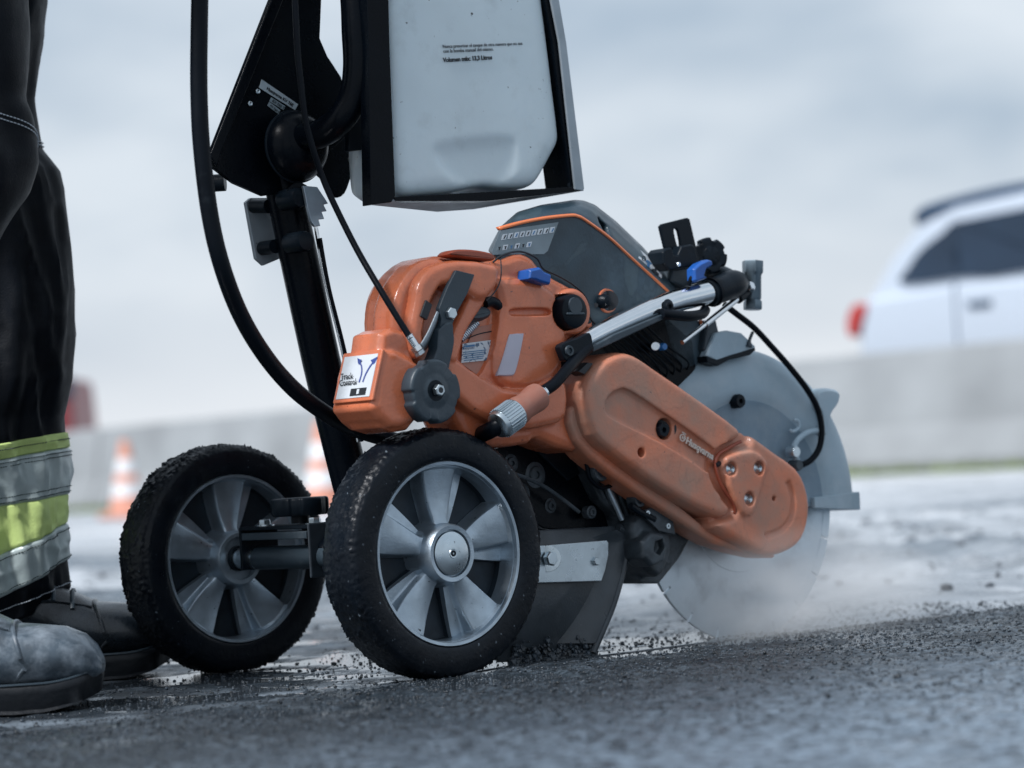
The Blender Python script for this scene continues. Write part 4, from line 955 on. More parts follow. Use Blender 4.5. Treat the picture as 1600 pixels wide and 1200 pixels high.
# engine cylinder with cooling fins
S('crankcase', plate([(905, 545), (960, 505), (1040, 490), (1085, 530), (1090, 575), (1075, 600), (1000, 640), (930, 620)], 0.05, 0.15), 'black', bev=0.004)
for i in range(8):
    o = (i-3)*11.0
    S('cooling_fin', plate([(985+o, 512+o*0.1), (1005+o, 506+o*.1), (1062+o*.35, 560+i*3.2), (1060+o*.3, 590+i*1.5), (1052+o*.3, 592+i*1.5)], 0.040+0.001*i, 0.0418+0.001*i) if False else
      sweep([U(968+o, 520-i*1.2, .044), U(1000+o, 545-i*0.5, .040), U(1030+o, 585-i*3.0, .042), U(1030+o, 605-i*4, .05)], 0.0012, n=6), 'blackp')
S('spark_bolt', cyl(U(1024, 541, .036), U(1024, 541, .05), 0.005, n=20), 'chrome', bev=0.0008)
S('blue_plug', lathe(U(1038, 541.5, .034), AX, [(0.001, -.001), (0.0036, -.001), (0.0042, .001), (0.0042, .02)], n=20), mat('light blue plastic', (0.03, 0.18, 0.48), 0.35))
# chrome front handle with black insert
bar0, bar1 = U(888, 549, .012), U(1106, 457, .012)
bard = (bar1-bar0)
S('front_handle', sweep([U(884, 552, .014), U(930, 524, .014), U(1000, 491, .014), U(1050, 472, .014), U(1080, 464, .014), U(1112, 456, .014)], [0.0085, 0.0105, 0.0115, 0.0122, 0.0125, 0.0125], n=28), 'chrome')
S('handle_insert', pillow([(922, 543), (960, 522), (1032, 492), (1060, 485), (1062, 492), (1035, 500), (965, 533), (928, 550)], [(0.001, -0.0002), (0, 0.001), (0, 0.012)], 1), 'greyp', bev=0.0006)
pn = S('handle_end_plate', pillow([(878, 538), (905, 527), (922, 520), (926, 540), (912, 552), (888, 565), (879, 552)], [(0.001, -.001), (0, 0.0), (0, 0.008)], 3), 'blackp')
S('socket_screw', lathe(U(890, 548, -.0025), AX, [(0.0028, .0015), (0.0032, -.001), (0.0052, -.001), (0.0058, .001)], n=24), 'greyp', pn)
S('handle_screw', lathe(U(1046, 479, -.0005), AX, [(0.0022, .0015), (0.0028, -.001), (0.005, -.001), (0.0065, .001), (0.0085, .002)], n=24), 'blackp')
S('pinch_tube', sweep([U(1034, 490, .0), U(1050, 492, -.001), U(1075, 494, .0), U(1096, 491, .006), U(1102, 484, .012)], 0.0058, n=14), 'hose')
S('end_sleeve', sweep([U(1106, 459, .014), U(1130, 450, .016), U(1146, 444, .02), U(1154, 445, .04)], [0.0145, 0.0155, 0.0160, 0.013], n=24), 'blackp')
S('sleeve_band', lathe(U(1111, 457, .014), (U(1130, 450, .016)-U(1106, 459, .014)), [(0.0125, -.0005), (0.0165, 0), (0.0165, .0035), (0.0125, .004)], n=32), 'hose')
S('tube_return', sweep([U(1146, 440, .03), U(1120, 428, .05), U(1080, 430, .07), U(1050, 445, .08)], 0.011, n=18), 'greyp')
S('hose_clip', sweep([U(1076, 446, .010), U(1082, 432, .006), U(1094, 427, .006)], 0.0025, n=8), 'hose')
S('blue_lever', pillow([(1086, 438), (1085, 420), (1094, 411), (1108, 405), (1114, 407), (1115, 415), (1105, 421), (1102, 431), (1106, 435), (1090, 441)], [(0.002, .000), (0, .003), (0, .012), (0.002, .014)], 1), 'blue', bev=0.0012)
# slotted bracket, clamp block and star knob
slotp = [(1031, 354), (1034, 350), (1074, 340), (1078, 342), (1094, 410), (1092, 416), (1048, 418), (1045, 412)]
S('clamp_block', pillow([(1036, 394), (1040, 388), (1050, 386), (1054, 398), (1060, 398), (1066, 384), (1082, 381), (1087, 386), (1094, 416), (1046, 423), (1037, 412)], [(0.0015, .020), (0, .022), (0, .045)], 1), 'blackp', bev=0.002)
SM('slotted_bracket', [plate(slotp, 0.034, 0.038)], [cutter([(1053, 361), (1056, 357), (1060, 361), (1064, 382), (1062, 387), (1059, 386)], .034, .02)], 0.0009, 2, 'blackp')
S('clamp_rivet', lathe(U(1061, 413, .0195), AX, [(0.001, -.0006), (0.0022, -.0006), (0.003, .001)], n=18), 'zinc')
lobed(U(1103, 402, 0.045), (-0.35, -1, 0.05), 0.021, 0.014, 6, 'blackp', 'star_knob', saw, depth=0.16).location = sawoff
S('bracket_foot', pillow([(1050, 420), (1094, 415), (1100, 428), (1070, 450), (1048, 440)], [(0.001, .04), (0, .042), (0, .06)], 1), 'greyp', bev=0.002)
# guard with its stand-offs
BC = U(1153, 790, 0.07)
def polar(r, th, a): return Vector((BC.x+r*math.cos(th), a, BC.z+r*math.sin(th)))
GR = 0.178; prof = [(0.02, .052), (0.110, .052), (0.118, .050), (0.124, .046), (0.136, .0445), (0.156, .0445), (0.167, .047), (0.174, .052), (GR, .060), (GR, .098), (0.170, .104), (0.167, .100), (0.1745, .094), (0.1745, .064), (0.168, .052), (0.12, .054), (0.02, .056)]
Rr = []
for j in range(97):
    th = math.radians(-4+j*190/96); Rr.append([polar(r, th, a) for r, a in prof])
S('blade_guard', rings(Rr), 'guard', ang=50)
Rr = []
for j in range(9):
    th = math.radians(-5+j*0.85); Rr.append([polar(r, th, a) for r, a in ((0.10, .0440), (0.1775, .0435), (0.1795, .05), (0.1795, .098), (0.175, .1), (0.10, .05))])
MT['guard_dark'] = mat('darker blue grey guard plate', (0.19, 0.27, 0.34), 0.42, var=0.15, scale=14, dust=0.4, dustcol=(0.30, 0.37, 0.42), bump=0.0003)
Rr2 = []
for j in range(97):
    th = math.radians(-2+j*184/96); Rr2.append([polar(r, th, a) for r, a in ((0.02, .0505), (0.112, .0505), (0.116, .0490), (0.1185, .0485), (0.1185, .0515), (0.02, .0515))])
S('guard_plate', rings(Rr2), 'guard_dark', ang=50)
S('guard_lip', rings(Rr), 'guard', bev=0.001)
S('guard_grip', pillow([(1278, 612), (1290, 606), (1306, 607), (1315, 615), (1313, 630), (1303, 645), (1297, 665), (1294, 680), (1284, 678), (1284, 650), (1276, 632)], [(0.004, .036), (0.001, .039), (0, .044), (0, .062), (0.004, .068)], 3), 'guard')
gb = S('guard_bolt', lathe(U(1152, 627, .044), AX, [(0.0025, .002), (0.003, -.006), (0.007, -.006), (0.008, -.004), (0.008, .008)], n=28), 'blackp')
S('guard_clip', sweep([U(1240, 656, .042), U(1247, 658, .040), U(1248, 668, .040), U(1240, 674, .040), U(1234, 672, .042)], 0.002, n=8), 'guard')
S('guard_stand', pillow([(1106, 500), (1120, 498), (1131, 545), (1128, 556), (1108, 560), (1100, 545)], [(0.002, .04), (0, .043), (0, .07)], 1), 'greyp', bev=0.002)
S('guard_platform', pillow([(1104, 556), (1118, 520), (1138, 516), (1160, 520), (1182, 541), (1176, 550), (1140, 558), (1122, 566)], [(0.002, .035), (0, .037), (0, .047)], 1), 'guard', bev=0.002)
S('platform_edge', plate([(1104, 556), (1120, 562), (1180, 543), (1181, 547), (1172, 555), (1140, 562), (1122, 572), (1106, 566)], .034, .05), 'blackp', bev=0.001)
S('platform_post', sweep([U(1170, 542, .034), U(1171, 532, .034), U(1176, 519, .034)], [0.0045, 0.002, 0.0018], n=10), 'greyp')
# water feed line to the blade
S('feed_line', sweep([U(1132, 476, .03), U(1150, 490, .03), U(1178, 512, .03), U(1206, 542, .03), U(1236, 576, .03), U(1262, 610, .03), U(1278, 640, .03), U(1284, 672, .03), U(1280, 700, .032), U(1268, 718, .034), U(1254, 726, .036)], 0.0036, n=12), 'hose')
S('branch_line', sweep([U(1283, 672, .034), U(1262, 676, .036), U(1246, 688, .036), U(1240, 704, .036), U(1246, 720, .036)], 0.0036, n=12), 'guard')
S('line_clamp', lathe(U(1243, 706, .033), AX, [(0.002, -.002), (0.006, -.002), (0.007, 0), (0.007, .01)], n=20), 'zinc')
S('nozzle', lathe(U(1248, 727, .033), AX, [(0.002, -.002), (0.0055, -.002), (0.0065, 0), (0.0065, .012)], n=20), 'greyp')
# blade
bl_ = S('blade', lathe((BC.x, .0700, BC.z), AX, [(0.012, 0), (0.05, 0), (0.0505, -.0008), (0.075, -.0008), (0.0755, 0), (0.142, 0), (0.142, .0032), (0.012, .0032)], n=128), 'steel', ang=25)
NS = 20; g = Geo()
for k_ in range(NS):
    t0 = 2*PI*k_/NS+0.010; t1 = 2*PI*(k_+1)/NS-0.010
    R_ = []
    for j in range(8):
        th = t0+(t1-t0)*j/7; R_.append([Vector((BC.x+r*math.cos(th), a, BC.z+r*math.sin(th))) for r, a in ((0.1415, .0694), (0.153, .0694), (0.153, .0738), (0.1415, .0738))])
    mk('blade_segment', *rings(R_), 'steel', bl_, ang=40)
S('blade_flange', lathe((BC.x, .060, BC.z), AX, [(0.02, 0), (0.034, 0.002), (0.038, .008), (0.038, .012)], n=48), 'darkmetal')
# belt cover: two moulded shells over the arm
cov = [(916, 640), (916, 610), (926, 585), (944, 562), (966, 551), (985, 550), (1003, 558), (1026, 574), (1070, 604), (1121, 640), (1156, 667), (1160, 680), (1152, 690), (1130, 699), (1114, 712), (1109, 730), (1120, 762), (1142, 788), (1144, 800), (1134, 810), (1118, 808), (1070, 785), (1010, 748), (955, 706), (928, 680)]
c1m = pillow(cov, [(0.0085, -0.0045), (0.0055, -0.0038), (0.0025, -0.0005), (0.0007, 0.005), (0, 0.012), (0, 0.044), (0.002, 0.047)], 2)
chan = pillow([(972, 640), (976, 618), (994, 605), (1012, 608), (1060, 640), (1136, 694), (1150, 712), (1136, 738), (1112, 722), (1060, 690), (990, 655)], [(0, -0.03), (0, -0.0005), (0.004, 0.0015)], 2)
h1 = lathe(U(1040, 670, -.0005)+Vector((0, -.0195, 0)), AX, [(0.0115, 0), (0.0115, .035)], n=32)
h2 = lathe(U(1001, 707, -.003)+Vector((0, -.017, 0)), AX, [(0.0052, 0), (0.0052, .035)], n=24)
SM('belt_cover', [c1m], [chan, h1, h2], 0.0013, 2, 'orange_dusty', solver='EXACT')
cov2 = [(1128, 712), (1146, 700), (1172, 692), (1176, 680), (1190, 688), (1216, 707), (1247, 730), (1262, 757), (1268, 790), (1265, 820), (1256, 844), (1240, 859), (1214, 868), (1192, 866), (1160, 850), (1118, 826), (1126, 812), (1146, 806), (1150, 786), (1134, 758), (1124, 730)]
c2m = pillow(cov2, [(0.0075, -0.0035), (0.0045, -0.0025), (0.0018, 0.001), (0, 0.006), (0, 0.014), (0, 0.046), (0.002, 0.049)], 2)
tri = pillow([(1140, 712), (1178, 704), (1200, 722), (1198, 740), (1182, 796), (1172, 806), (1160, 800), (1142, 760), (1136, 724)], [(0.003, -0.0085), (0.0008, -0.0075), (0, -0.005), (0, 0.01)], 2)
under = pillow([(1100, 820), (1140, 830), (1200, 860), (1214, 869), (1196, 871), (1120, 850), (1060, 812), (960, 745), (900, 690), (890, 640), (920, 640), (1000, 730)], [(0.003, 0.014), (0, 0.018), (0, 0.048)], 2)
bcs = [(1144, 733), (1187, 731.5), (1172, 779.5)]
holes = [lathe(U(x, y, -.0085)+Vector((0, -.0215, 0)), AX, [(0.0080, 0), (0.0080, .0285)], n=28) for x, y in bcs]+[lathe(U(1210, 779, -.0035)+Vector((0, -.0165, 0)), AX, [(0.0030, 0), (0.0030, .03)], n=20)]
groove = sweep([U(1196, 838, -.0042), U(1222, 828, -.0042), U(1238, 806, -.0042), U(1240, 776, -.0042), U(1232, 752, -.0042)], 0.0042, n=10)
joinp = pillow([(1092, 660), (1160, 676), (1186, 700), (1180, 800), (1150, 832), (1108, 812), (1100, 740)], [(0.002, 0.006), (0, 0.009), (0, 0.045)], 1)
SM('arm_cover', [c2m, tri, joinp], holes+[groove], 0.0013, 2, 'orange_dusty', solver='EXACT')
SM('belt_cover_rear', [under], [], 0.0018, 3, 'orange_dusty')
S('tension_screw', lathe(U(1036, 672, .000), AX, [(0.003, .002), (0.0035, -.002), (0.0075, -.002), (0.0085, 0), (0.0085, .01)], n=6), 'blackp', ang=25)
S('screw_well', cyl(U(1040, 670, .008), U(1040, 670, .010), 0.0118), 'ink')
for x, y in bcs:
    q = S('cover_bolt', lathe(U(x, y, -.0045), AX, [(0.0010, .002), (0.0022, .0006), (0.0038, 0), (0.0050, .0018), (0.0065, .0028)], n=24), 'zinc')
S('cover_latch', cyl(U(1118, 727, -.002), U(1126, 723, .002), 0.003, n=12), 'blackp')
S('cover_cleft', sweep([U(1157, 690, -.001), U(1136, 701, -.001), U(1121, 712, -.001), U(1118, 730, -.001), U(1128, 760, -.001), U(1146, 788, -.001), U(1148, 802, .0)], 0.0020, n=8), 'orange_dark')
# raised maker's lettering and emblem
lt = sidetext('lettering', 'Husqvarna', (1070.5, 692), (1112, 718), -0.0014, 'logo', saw, bold=0.0003, ext=0.0010); lt.location = sawoff
ec = U(1066, 684, -.001)
e = S('emblem_ring', lathe(ec, AX, [(0.0032, 0), (0.0032, -.001), (0.0042, -.001), (0.0042, 0)], n=28, cap=False), 'logo')
q = textmesh('emblem_letter', 'H', 0.0050, ec+Vector((-.0017, -.0003, -.0010)), U(1112, 718, 0)-U(1070, 692, 0), (0, -1, 0), 'logo', saw, bold=0.0002, ext=0.0006); q.location = sawoff
cr_dir = (U(1112, 718, 0)-U(1070, 692, 0)).normalized(); cu = Vector((-cr_dir.z, 0, cr_dir.x))
for s in (-1, 0, 1): S('emblem_crown', box(ec+cu*0.0055+cr_dir*0.0022*s+Vector((0, -.0004, 0)), (0.0011, 0.001, 0.0016)), 'logo', smooth=False)
# greasy gearbox under the arm
SM('gear_housing', [pillow([(905, 706), (922, 715), (950, 728), (985, 752), (1018, 776), (1032, 806), (1024, 826), (1000, 830), (975, 812), (940, 780)], [(0.003, .056), (0, .060), (0, .085)], 1),
                   pillow([(990, 815), (1010, 800), (1040, 812), (1052, 850), (1044, 884), (1030, 902), (1004, 880), (992, 850)], [(0.004, .034), (0, .04), (0, .09)], 2),
                   pillow([(1004, 846), (1020, 830), (1038, 834), (1046, 852), (1040, 878), (1020, 886), (1006, 872)], [(0.003, .018), (0, .022), (0, .05)], 1),
                   plate([(978, 850), (1050, 850), (1078, 842), (1062, 872), (1030, 912), (1000, 912), (990, 880)], .062, .09)],
   [cutter([(1022, 846), (1034, 842), (1037, 856), (1030, 868), (1020, 862)], .020, .008, 1)], 0.0014, 1, 'darkmetal')
for c, r in (((1000, 780), .009), ((1027, 809), .006), ((940, 735), .012)):
    q = S('gear_boss', lathe(U(*c, .028), AX, [(0.001, 0), (r*0.4, 0), (r*.45, .001), (r*.6, -.0008), (r*.9, -.0008), (r, .002), (r, .012)], n=28), 'darkmetal')
S('arm_link', sweep([U(985, 790, .028), U(1000, 800, .028), U(1022, 812, .028)], 0.004, n=10), 'blackp')
S('shackle', sweep([U(1014, 770, .03), U(1019, 785, .026), U(1028, 791, .026), U(1038, 780, .03)], 0.002, n=8), 'steel')
for c in ((992, 762), (1015, 776)): S('gear_screw', lathe(U(*c, .027), AX, [(0.0005, 0), (0.002, 0), (0.0028, .001), (0.0028, .01)], n=12), 'zinc')
S('guard_backplate', plate([(1000, 740), (1100, 812), (1098, 828), (1066, 852), (1050, 880), (1030, 880), (1010, 850)], .05, .056), 'darkmetal', bev=0.001)
S('drive_rod', sweep([U(944, 752, .05), U(960, 785, .05), U(972, 812, .05)], 0.003, n=8), 'steel')
for x, y, r, a in ((800, 724, .010, .073), (838, 742, .014, .073), (862, 790, .008, .073), (815, 772, .018, .074), (926, 800, .007, .058)):
    S('underside_boss', lathe(U(x, y, a), AX, [(r*.25, .001), (r*.3, -.001), (r*.6, -.001), (r*.7, .001), (r, .0015), (r, .01)], n=28), 'darkmetal')
for k_ in range(5):
    S('crankcase_rib', sweep([U(920+k_*13, 716+k_*9, .052), U(930+k_*13, 748+k_*9, .050), U(944+k_*12, 778+k_*9, .054)], 0.0022, n=8), 'darkmetal')
S('fuel_line', sweep([U(905, 700, .04), U(915, 720, .034), U(922, 748, .034), U(940, 762, .036), U(958, 757, .04)], 0.0024, n=10), 'hose')
S('throttle_rod', sweep([U(790, 735, .06), U(850, 760, .058), U(905, 800, .058)], 0.0022, n=8), 'darkmetal')
S('skid_plate', plate([(1000, 800), (1026, 790), (1052, 812), (1056, 836), (1030, 830)], .026, .030), 'darkmetal', bev=0.0012)
for c in ((1012, 802), (1044, 822)): S('plate_screw', lathe(U(*c, .0255), AX, [(0.0008, .001), (0.0012, -.0008), (0.003, -.0008), (0.0035, .001)], n=16), 'zinc')
# water coupling on the saw
cc0, cc1 = U(774, 668, -.012), U(856, 608, -.012)
def lerp(t): return cc0.lerp(cc1, t)
cax = cc1-cc0; cl = cax.length
S('hose_nut', lathe(lerp(.02), cax, [(0.009, 0), (0.0135, .002), (0.015, .006), (0.0155, cl*.36), (0.013, cl*.40)], n=28), 'zinc')
g = Geo()
for k_ in range(30):
    an = 2*PI*k_/30; x_ = cax.orthogonal().normalized(); y_ = cax.normalized().cross(x_); d = (x_*math.cos(an)+y_*math.sin(an))*0.0155
    g.add(*cyl(lerp(.10)+d, lerp(.36)+d, 0.0009, n=6))
g_ = g.mk('nut_ribs', 'zinc', saw); g_.location = sawoff
S('coupling', lathe(lerp(.38), cax, [(0.011, 0), (0.0145, .001), (0.0150, .006), (0.0135, cl*.15), (0.0140, cl*.26), (0.0150, cl*.38), (0.0140, cl*.45), (0.008, cl*.49)], n=36), 'pinkc')
S('coupling_clip', lathe(lerp(.86), cax, [(0.004, 0), (0.0068, .001), (0.0068, .006), (0.004, .007)], n=20), 'chrome')
S('inlet_tube', sweep([U(848, 612, -.012), U(866, 600, -.012), U(884, 580, -.008), U(902, 560, .0), U(920, 542, .004)], 0.0062, n=14), 'hose')
S('rubber_pad', pillow([(903, 580), (918, 566), (928, 568), (914, 586)], [(0.001, .004), (0, .006), (0, .02)], 1), 'ink')

# ================================================================ BOX SPANNER
spn = thing('box_spanner', 'steel box spanner with chrome tommy bar clipped at the front handle end', 'spanner', ORG+Fd*0.3, TH)
spo = Vector((-0.3, 0, 0))
sA, sB = U(1176, 408, .03), U(1176, 484, .03)
def tube_hex(c0, c1, ro0, ri, n): pass
axd = (sA-sB).normalized(); x_ = Vector((1, 0, 0)); x_ = (x_-axd*x_.dot(axd)).normalized(); y_ = axd.cross(x_)
ln = (sA-sB).length; Rr = []
for t_, r, nn_ in ((0, 0.0095, 6), (0.02, 0.0100, 6), (.16, .0100, 6), (.20, .0090, 20), (.24, .0098, 20), (.70, .0098, 20), (.76, .0112, 6), (.985, .0114, 6), (1, .0112, 6), (1.0, .0092, 6), (.86, .0090, 6), (.84, .001, 6)):
    ring = []
    for j in range(48):
        th = 2*PI*j/48; k_ = 1.0
        if nn_ == 6:
            s = (th % (PI/3))-PI/6; k_ = math.cos(PI/6)/math.cos(s)*1.08
        ring.append(sB+axd*ln*t_+(x_*math.cos(th)+y_*math.sin(th))*r*k_)
    Rr.append(ring)
MT['spanner'] = mat('dark plated steel', (0.13, 0.17, 0.20), 0.35, metal=0.9, var=0.2, dust=0.2)
o = mk('socket', *rings(Rr), 'spanner', spn, ang=28); o.location = spo
o = mk('tommy_bar', *cyl(U(1066, 535, .005), U(1103, 506, .012), 0.0026, n=16), 'chrome', spn); o.location = spo
o = mk('tommy_bar', *cyl(U(1102, 507, .0118), U(1162, 459, .024), 0.0036, n=16), 'chrome', spn); o.location = spo
o = mk('collar', *cyl(U(1152, 467, .022), U(1166, 456, .026), 0.0062, n=20), 'blackp', spn, bev=0.001); o.location = spo
o = mk('clamp_nut', *hexbolt(U(1170, 449, .02), Vector((.3, -1, .3)), 0.0055, 0.006), 'chrome', spn, bev=0.0004); o.location = spo

# ================================================================ PERSON
D2 = 3.03; kx = FOC/D2
def wx(px, py, D=D2): return wpt(px, py, D)
MT['cloth'] = mat('navy work trousers', (0.0018, 0.0035, 0.0065), 0.55, var=0.3, scale=30, bump=0.0006, bscale=500, dust=0.02, dustcol=(0.006, 0.012, 0.02), spec=0.14)
MT['hiviz'] = mat('yellow green hi-vis cloth', (0.56, 0.70, 0.24), 0.7, var=0.15, scale=12, bump=0.0006, bscale=600, dust=0.35, dustcol=(0.24, 0.34, 0.16), dscale=9)
MT['reflect'] = mat('dusty silver reflective tape', (0.40, 0.47, 0.47), 0.40, metal=0.1, var=0.2, scale=14, dust=0.4, dustcol=(0.28, 0.34, 0.33), bump=0.0004, bscale=300)
MT['thread'] = mat('pale stitching', (0.45, 0.5, 0.55), 0.6)
MT['threadd'] = mat('dark stitching', (0.03, 0.05, 0.05), 0.6)
MT['boot'] = mat('wet black boot leather', (0.010, 0.015, 0.021), 0.28, var=0.5, scale=35, dust=0.22, dustcol=(0.07, 0.085, 0.10), dscale=26, bump=0.0008, bscale=120)
MT['bootgrey'] = mat('muddy grey boot leather', (0.055, 0.075, 0.095), 0.30, var=0.6, scale=26, dust=0.45, dustcol=(0.30, 0.35, 0.40), dscale=22, bump=0.002, bscale=45)
MT['sole'] = mat('boot sole rubber', (0.005, 0.007, 0.010), 0.45, spec=0.3, dust=0.08, dustcol=(0.05, 0.06, 0.07), bump=0.0015, bscale=90)
MT['skin'] = mat('skin', (0.48, 0.28, 0.20), 0.5, sss=0.1)
MT['hair'] = mat('brown hair', (0.05, 0.03, 0.02), 0.6)
pr_ = wx(0, 1050); PO = Vector((pr_.x, pr_.y, 0))
per = thing('person', 'worker in navy trousers with hi-vis and silver bands and dark muddy boots beside the cart', 'person', (PO.x-.1, PO.y, 0))
PB = Vector((PO.x-.1, PO.y, 0))
# right silhouette of far leg (pixel rows) -> centre line and radius
rowsF = [(1000, 72, .066), (980, 82, .068), (950, 97, .072), (915, 110, .078), (880, 107, .080), (850, 105, .082), (800, 101, .084), (740, 101, .086), (690, 97, .087), (650, 96, .088), (620, 104, .090), (590, 111, .091), (520, 114, .092), (420, 109, .093), (330, 101, .094), (290, 97, .094), (262, 90, .092), (240, 72, .086), (228, 62, .084), (200, 56, .086), (150, 51, .088), (110, 55, .090), (66, 60, .093), (0, 66, .098), (-100, 70, .105)]
rz_ = []; rc_ = []; rr_ = []
for y, x, r in rowsF:
    p = wx(x, y); rz_.append(p.z); rc_.append(p.x-r); rr_.append(r)
rz_, rc_, rr_ = map(np.array, (rz_, rc_, rr_)); od = np.argsort(rz_); rz_, rc_, rr_ = rz_[od], rc_[od], rr_[od]
def legF(z, th, off=0.0):
    c = np.interp(z, rz_, rc_); r = np.interp(z, rz_, rr_)
    p = Vector((math.cos(th)*1.3, math.sin(th)*1.3, z*7))
    wr = noise.noise(p*1.3)*0.014+(0.5-abs(noise.noise(Vector((math.cos(th)*2.4, math.sin(th)*2.4, z*13+4*math.cos(th))))))*0.016-0.006+(0.4-abs(noise.noise(Vector((math.cos(th)*4, math.sin(th)*4, z*4.2+7)))))*0.014-0.004
    # keep the outline seen from the road where it is measured
    k = max(0, math.cos(th-0.1))**14*0.85
    wr = wr*(1-k)
    rr = r+wr+off
    return Vector((c+math.cos(th)*rr-PB.x, PO.y+math.sin(th)*rr*0.95-PB.y, z))
NT = 96
def legring(z, off=0.0, tilt=0.0): return [legF(z+tilt*(math.cos(2*PI*j/NT)+0.35*math.sin(2*PI*j/NT)), 2*PI*j/NT, off) for j in range(NT)]
zmin = wx(80, 985).z
TILT = 0.013
zs = np.linspace(zmin+0.012, 0.83, 230)
tr = mk('trousers', *rings([legring(z, 0, 0.022 if z < 0.12 else TILT) for z in zs]), 'cloth', per, ang=0)
rowsN = [(1005, -95, .075), (900, -70, .085), (700, -50, .090), (500, -40, .098), (400, -22, .100), (345, 12, .105), (300, 42, .110), (255, 50, .110), (215, 44, .105), (180, 38, .103), (150, 26, .102), (100, 34, .104), (66, 36, .106), (-60, 40, .112), (-160, 44, .116)]
DN = 2.72; nz_ = []; nc_ = []; nr_ = []
for y, x, r in rowsN:
    p = wx(x, y, DN); nz_.append(p.z); nc_.append(p.x-r); nr_.append(r)
nz_, nc_, nr_ = map(np.array, (nz_, nc_, nr_)); od = np.argsort(nz_); nz_, nc_, nr_ = nz_[od], nc_[od], nr_[od]
yN = wx(0, 600, DN).y
def legN(z, th, off=0.0):
    c = np.interp(z, nz_, nc_); r = np.interp(z, nz_, nr_)
    p = Vector((math.cos(th)*1.3+9, math.sin(th)*1.3, z*7)); wr = noise.noise(p*1.3)*0.012+noise.noise(Vector((math.cos(th)*2.4, math.sin(th)*2.4+5, z*15)))*0.006
    rr = r+wr*0.8+off; return Vector((c+math.cos(th)*rr-PB.x, yN+math.sin(th)*rr*0.95-PB.y, z))
zsn = np.linspace(0.10, 0.86, 110)
tn = mk('trouser_leg', *rings([[legN(z, 2*PI*j/NT) for j in range(NT)] for z in zsn]), 'cloth', per, ang=0)
def band(name, z0, z1, off, m, ta=TILT, tb=TILT, leg=None):
    n_ = 22; R_ = []
    for i in range(n_+1):
        t_ = i/n_; z = z0+(z1-z0)*t_; tt = ta+(tb-ta)*t_; R_.append([legF(z+tt*(math.cos(2*PI*j/NT)+.35*math.sin(2*PI*j/NT))+0.004*noise.noise(Vector((j*.12, z0*40, 1)))*math.sin(PI*min(1, t_*1.0)) , 2*PI*j/NT, (off+0.0075*max(0, 0.30-abs(noise.noise(Vector((j*0.16+z*18, z*22-j*.05, z0*9)))))*math.sin(PI*t_)) if 0 < i < n_ else 0.0002) for j in range(NT)])
    return mk(name, *rings(R_, False, False), m, tr, ang=0)
def zrow(y): return wx(60, y).z
band('reflective_band', zrow(926)+.004, zrow(858), 0.0034, 'reflect', 0.030, 0.026)
band('hivis_band', zrow(858), zrow(786), 0.0026, 'hiviz', 0.026, 0.008)
band('reflective_band', zrow(788), zrow(716), 0.0036, 'reflect', 0.008, 0.010)
band('hivis_band', zrow(716), zrow(692), 0.0028, 'hiviz', 0.010, 0.010)
def stitch(z, tilt, m, off=0.0045, th0=-2.2, th1=0.5):
    g = Geo(); n_ = 90
    for i in range(n_):
        a = th0+(th1-th0)*i/n_; b = a+(th1-th0)/n_*0.62
        f_ = lambda q: legF(z+tilt*(math.cos(q)+.35*math.sin(q)), q, off)
        g.add(*cyl(f_(a), f_(b), 0.0006, n=5))
    o = g.mk('stitching', m, tr); return o
stitch(zrow(783), 0.009, 'threadd'); stitch(zrow(775), 0.009, 'threadd'); stitch(zrow(722), 0.010, 'threadd'); stitch(zrow(728), 0.010, 'threadd'); stitch(zrow(702), 0.010, 'threadd')
stitch(zrow(866), 0.026, 'threadd'); stitch(zrow(914), 0.030, 'threadd')
stitch(zrow(221), 0.002, 'thread', 0.0015); stitch(zrow(227), 0.002, 'thread', 0.0015); stitch(zmin+0.030, 0.022, 'thread', 0.001)
for zz_ in (182, 190):
    g = Geo()
    for i in range(60):
        a = -2.4+i*0.045; b = a+0.028; z = wx(20, zz_, DN).z
        f_ = lambda q: legN(z-0.03*(q+0.9)**2*0.6, q, 0.0012); g.add(*cyl(f_(a), f_(b), 0.0006, n=5))
    g.mk('stitching', 'thread', tn)
g = Geo()
for q0 in (-1.15, -1.0):
    for i in range(24):
        z = 0.62+i*0.006; g.add(*cyl(legN(z, q0, .0012), legN(z+.004, q0, .0012), .0006, n=5))
g.mk('stitching', 'threadd', tn)
